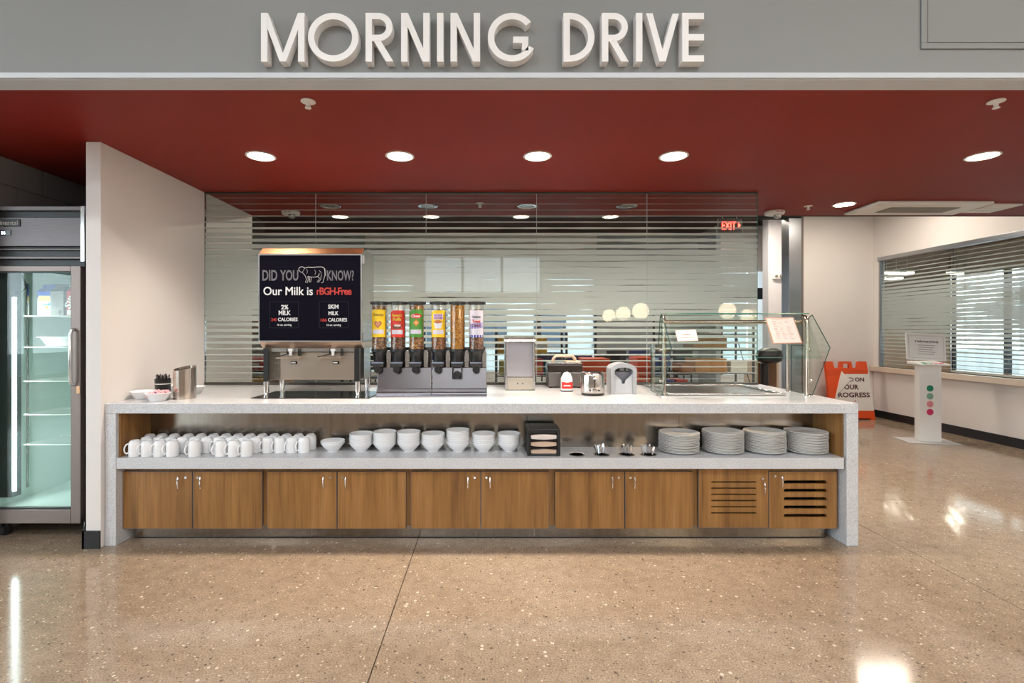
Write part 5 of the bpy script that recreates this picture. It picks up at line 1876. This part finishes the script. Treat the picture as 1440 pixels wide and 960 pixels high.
for k, (x, y, lab) in enumerate(((1.0, 7.3, 'dark table behind the orange cabinet seen through the glass'), (2.6, 8.9, 'dark table near the rear windows behind the sneeze guard'), (-1.1, 8.2, 'dark table beyond the cereal dispensers'))):
    t = thing('dining_table', (x, y, 0), lab, 'table', 'tables in the room behind the glass')
    MB().box(x - .7, x + .7, y - .4, y + .4, .92, .955).build('table_top', mat('dark_table', (0.03, 0.035, 0.045), 0.35), t, bevel=.004)
    for sx in (-.6, .6):
        for sy in (-.32, .32):
            MB().box(x + sx - .022, x + sx + .022, y + sy - .022, y + sy + .022, 0, .9195).build('leg', DKM, t)
    for q in range(4):
        sx = x - .55 + q * .36
        s = thing('bar_stool', (sx, y - .62, 0), ['dark grey', 'navy', 'blue', 'black'][q] + ' stool at the ' + ['table behind the orange cabinet', 'table near the rear windows', 'table beyond the cereal dispensers'][k], 'stool', 'stools at the tables behind the glass')
        sc = [(0.03, 0.035, 0.05), (0.02, 0.03, 0.16), (0.03, 0.06, 0.28), (0.015, 0.015, 0.018)][q]
        MB().box(sx - .16, sx + .16, y - .78, y - .46, .66, .69).build('seat', mat('stool_%d' % q, sc, 0.5), s, bevel=.01)
        MB().box(sx - .16, sx + .16, y - .795, y - .775, .80, 1.06).build('backrest', mat('stool_%d' % q, sc, 0.5), s, bevel=.008)
        for lx_ in (-.14, .14):
            MB().box(sx + lx_ - .01, sx + lx_ + .01, y - .797, y - .777, 0, .7995).build('leg', DKM, s)
            MB().box(sx + lx_ - .01, sx + lx_ + .01, y - .48, y - .46, 0, .6595).build('leg', DKM, s)
# black round-backed chair and small wooden cube right of the sneeze guard
cx, cy = 3.78, 6.75
t = thing('tub_chair', (cx, cy, 0), 'black round-backed chair beyond the right end of the counter', 'chair')
MB().lathe([(0, .94), (.10, .945), (.16, .97), (.185, 1.04), (.16, 1.11), (.09, 1.145), (0, 1.15)], (cx, cy, 0), 28, 1.0, .6).build('head_cushion', BLACK, t, smooth=True)
MB().tube([(cx - .05, cy + .03, .939), (cx - .04, cy + .05, .70), (cx - .02, cy + .06, .482)], .05, 12).build('spine', BLACK, t, smooth=True)
MB().box(cx - .26, cx + .26, cy - .28, cy + .26, .42, .48).build('seat', BLACK, t, bevel=.025, seg=3)
MB().lathe([(.03, .06), (.03, .4195)], (cx, cy, 0), 14).build('column', DKM, t)
for q in range(5):
    a = 2 * PI * q / 5
    MB().tube([(cx, cy, .055), (cx + .28 * math.cos(a), cy + .28 * math.sin(a), .03)], .022, 8).build('foot', DKM, t)
t = thing('wooden_crate', (4.14, 7.6, 0), 'open wooden cubby beside the black chair', 'cubby')
b = MB()
for q in ((3.97, 4.0, 0, .93), (4.28, 4.31, 0, .93), (4.0, 4.28, .90, .93), (4.0, 4.28, .45, .48), (4.0, 4.28, .02, .05)):
    b.box(q[0], q[1], 7.45, 7.8, q[2], q[3])
b.build('carcass', TAN, t)
MB().box(4.0, 4.28, 7.78, 7.8, .05, .90).build('back', mat('crate_back', (0.30, 0.12, 0.04), 0.6), t)
# exit sign hanging behind the glass
ex, ey, ez = 3.37, 7.0, 2.86
t = thing('exit_sign', (ex, ey, ez - .1), 'red lit exit sign hanging behind the frosted glass', 'exit sign')
MB().box(ex - .17, ex + .17, ey, ey + .04, ez - .10, ez + .10).build('housing', mat('exit_housing', (0.10, 0.10, 0.10), 0.4), t, bevel=.005)
EXR = lamp_mat('exit_red', (1.0, 0.03, 0.015), 7)
text('EXIT', ex - .02, ey - .002, ez, .20, .115, EXR, t, .03)
MB().prism([(ex + .11, ez - .04), (ex + .145, ez), (ex + .11, ez + .04)], 'y', ey - .003, ey - .0005).build('arrow', EXR, t)
for sx in (-.1, .1):
    MB().tube([(ex + sx, ey + .02, ez + .10), (ex + sx, ey + .02, 3.62)], .005, 6).build('hanger', ALU, t)
# emergency light on the pale wall through the opening
ax, ay, az = 5.50, 9.499, 2.42
t = thing('emergency_light', (ax, ay, az - .06), 'small white wall alarm on the pale wall seen past the glass edge', 'alarm')
MB().box(ax - .13, ax + .13, ay - .05, ay, az - .055, az + .065).build('housing', WHITEP, t, bevel=.01)
for sx, r in ((.04, .055), (-.08, .022)):
    b = MB().lathe([(0, 0), (r, 0), (r * .95, .02), (r * .6, .035), (0, .04)], (0, 0, 0), 18)
    b.xform(Matrix.Translation((ax + sx, ay - .0503, az)) @ Matrix.Rotation(PI / 2, 4, 'X'))
    b.build('lamp_lens', mat('alarm_lens', (0.32, 0.30, 0.27), 0.2, 0.5), t, smooth=True)
# side room behind the right window


def linear(x0, x1, y, z, top, lab, energy, grp):
    t = thing('linear_pendant', ((x0 + x1) / 2, y, z), lab, 'pendant lamp', grp)
    MB().box(x0, x1, y - .04, y + .04, z, z + .05).build('diffuser', lamp_mat('linear_lamp', (1.0, 0.9, 0.75), 5), t)
    MB().box(x0, x1, y - .05, y + .05, z + .0505, z + .09).build('housing', WHITEP, t)
    for xx in (x0 + .12, x1 - .12):
        MB().tube([(xx, y, z + .09), (xx, y, top)], .006, 6).build('hanger', ALU, t)
    l = bpy.data.lights.new('linear_glow', 'AREA')
    l.shape = 'RECTANGLE'
    l.size, l.size_y = x1 - x0, .08
    l.energy = energy
    l.color = (1.0, .88, .74)
    lo = bpy.data.objects.new('linear_glow', l)
    lo.parent = t
    lo.location = (0, 0, -.02)
    col.objects.link(lo)


G1, G2 = 'linear lamps in the side room', 'added fill lamps in the room behind the glass'
linear(8.15, 8.82, 10.4, 2.56, 3.3, 'bright linear pendant lamp at the far left of the right-hand window', 14, G1)
linear(8.25, 9.0, 10.9, 2.50, 3.3, 'bright lamp standing in for the reflection of the first in the side room', 14, G1)  # built in place of the first lamp's reflection
linear(9.55, 9.85, 10.4, 2.56, 3.3, 'short linear lamp in the middle of the right-hand window', 10, G1)
linear(4.2, 5.6, 6.7, 3.30, 3.62, 'added fill lamp above the floor by the orange sign', 36, G2)  # added to brighten the back right wall
linear(4.3, 5.1, 8.75, 3.48, 3.62, 'short added fill lamp out of sight beyond the metal jamb', 40, G2)  # added out of sight to light the pale wall
linear(.4, 2.2, 7.6, 3.30, 3.62, 'added fill lamp in the middle of the room behind the glass', 45, G2)  # added fill for the racks and frosted film
linear(-2.6, -.8, 7.6, 3.30, 3.62, 'added fill lamp at the left of the room behind the glass', 45, G2)  # added fill for the left part of the rear room
for k, (x, y, w) in enumerate(((8.4, 6.1, .30), (9.3, 4.7, .35), (8.2, 3.6, .30))):
    tag(MB().box(x, x + w, y, y + w, 0, 3.3).build('room_column', mat('col_paint', (0.50, 0.50, 0.50), 0.6), bevel=.01), ['square grey column behind the right window, farthest back', 'square grey column in the middle of the side room', 'square grey column nearest in the side room'][k], 'column', 'columns in the side room')
for k, (x, y) in enumerate(((7.4, 5.3), (7.5, 6.6), (7.3, 4.3), (9.2, 6.4))):
    t = thing('side_chair', (x, y, 0), ['white chair in front of the brown bench in the side room', 'white chair farthest back in the side room', 'white chair nearest in the side room', 'white chair by the side room windows'][k], 'chair', 'white chairs in the side room')
    cm = mat('chair_white', (0.60, 0.60, 0.56), 0.5)
    MB().box(x - .2, x + .2, y - .2, y + .2, .44, .47).build('seat', cm, t, bevel=.01)
    MB().box(x + .18, x + .21, y - .2, y + .2, .4705, .92).build('backrest', cm, t, bevel=.01)
    for sx in (-.17, .17):
        for sy in (-.17, .17):
            MB().tube([(x + sx, y + sy, 0), (x + sx * .9, y + sy * .9, .4395)], .013, 8).build('leg', cm, t)
t = thing('wood_bench', (8.6, 5.2, 0), 'long brown wooden bench back in the side room', 'bench')
bw_ = mat('bench_wood', (0.24, 0.13, 0.07), 0.5)
MB().box(8.35, 8.42, 3.95, 6.0, .0, 1.02).build('back_board', bw_, t, bevel=.004)
MB().box(8.0, 8.349, 3.95, 6.0, .40, .45).build('seat_board', bw_, t, bevel=.004)
for yy in (3.97, 5.0, 5.94):
    MB().box(8.02, 8.348, yy, yy + .04, 0, .3995).build('support', bw_, t)

# ---------------------------------------------------------------- dining hall behind the viewer (seen mirrored in the glass)
for k, (x, y, lab) in enumerate(((2.78, -3.1, 'cream globe pendant mirrored in the glass, farthest of its row'), (2.79, -1.9, 'cream globe pendant mirrored in the glass, middle of its row'),
                                 (2.75, -.55, 'cream globe pendant mirrored in the glass, nearest of its row'), (4.32, -.5, 'cream globe pendant mirrored above the sneeze guard'), (6.02, -3.1, 'cream globe pendant mirrored at the right edge of the glass'))):
    t = thing('globe_pendant', (x, y, 1.6), lab, 'pendant lamp', 'globe pendants in the dining hall')
    MB().lathe([(0, -.15)] + [(.15 * math.sin(a), -.15 * math.cos(a)) for a in [PI * q / 14 for q in range(1, 14)]] + [(0, .15)], (x, y, 1.745), 28).build('globe', lamp_mat('globe_glow', (1.0, 0.80, 0.50), 13), t, smooth=True)
    MB().lathe([(.05, .145), (.05, .19), (.01, .20)], (x, y, 1.745), 16).build('cap', BLACK, t)
    MB().tube([(x, y, 1.945), (x, y, 4.5)], .006, 6).build('cord', BLACK, t)
tr = thing('roof_truss', (0, -3.4, 3.2), 'white steel roof truss of the dining hall, faintly mirrored in the glass', 'truss')
MB().box(-4, 5, -3.45, -3.35, 3.15, 3.25).build('bottom_chord', LETTER, tr)
MB().box(-4, 5, -3.45, -3.35, 3.85, 3.95).build('top_chord', LETTER, tr)
for k in range(9):
    a = -4 + k
    MB().tube([(a, -3.4, 3.24), (a + .5, -3.4, 3.86)], .03, 8).build('web_bar', LETTER, tr)
    MB().tube([(a + .5, -3.4, 3.86), (a + 1, -3.4, 3.24)], .03, 8).build('web_bar', LETTER, tr)
for x in (-3.9, 4.9):
    MB().tube([(x, -3.4, 3.96), (x, -3.4, 4.5)], .03, 8).build('hanger', LETTER, tr)

# fill light panels added to the unseen dining hall ceiling
k = 0
for y in (-6.2, -3.4, -.7):
    for x in (-5.4, -1.8, 1.8, 4.6):
        t = thing('fill_panel', (x, y, 4.5), 'added fill light panel in the unseen dining hall ceiling behind the viewer', 'ceiling light', 'added dining hall fill panels')
        MB().box(x - .62, x + .62, y - .17, y + .17, 4.44, 4.499).build('housing', WHITEP, t)
        MB().box(x - .60, x + .60, y - .15, y + .15, 4.432, 4.4395).build('diffuser', lamp_mat('fill_panel_glow', (1.0, 0.93, 0.84), 5), t)
        l = bpy.data.lights.new('fill_panel_light', 'AREA')
        l.shape = 'RECTANGLE'
        l.size, l.size_y = 1.2, .3
        l.energy = 40
        l.color = (.93, .96, 1.0)
        lo = bpy.data.objects.new('fill_panel_light', l)
        lo.parent = t
        lo.location = (0, 0, -.075)
        col.objects.link(lo)


# ---------------------------------------------------------------- outdoors; buildings added to dim the sky in the far windows
def building(name, x0, x1, y0, y1, h, lab, face):
    t = thing(name, ((x0 + x1) / 2, (y0 + y1) / 2, -.06), lab, 'building', 'added buildings dimming the windows')
    MB().box(x0, x1, y0, y1, -.06, h).build('walls', paint('facade_paint', (0.58, 0.60, 0.62), 0.8), t)
    MB().box(x0 - .1, x1 + .1, y0 - .1, y1 + .1, h, h + .25).build('parapet', mat('parapet', (0.2, 0.2, 0.2), 0.8), t)
    gm = mat('facade_window', (0.08, 0.11, 0.15), 0.15)
    if face == 'y':
        n = int((x1 - x0) / 2.2)
        for k in range(n):
            for z in (.9, 3.6):
                a = x0 + .6 + k * 2.2
                w = MB().box(a, a + 1.2, y0 - .03, y0 - .001, z, z + 1.5).build('window', gm, t)
                MB().box(a - .06, a + 1.26, y0 - .08, y0 - .0305, z - .08, z - .001).build('sill', mat('parapet', (0.2, 0.2, 0.2), 0.8), w)
    else:
        n = int((y1 - y0) / 2.2)
        for k in range(n):
            for z in (.9, 3.6):
                a = y0 + .6 + k * 2.2
                w = MB().box(x0 - .03, x0 - .001, a, a + 1.2, z, z + 1.5).build('window', gm, t)
                MB().box(x0 - .08, x0 - .0305, a - .06, a + 1.26, z - .08, z - .001).build('sill', mat('parapet', (0.2, 0.2, 0.2), 0.8), w)


struct('ground_outside', MB().box(-30, 40, -40, 40, -.2, -.062), mat('asphalt', (0.16, 0.16, 0.16), 0.9), 'grey paving outside the building')
building('sky_dimming_building', -10, 9.5, 18.5, 24, 5.6, 'pale grey building added to dim the sky beyond the rear windows', 'y')
building('sky_dimming_building', 17, 24, -8, 16, 5.6, 'pale grey building added to dim the sky beyond the side room windows', 'x')
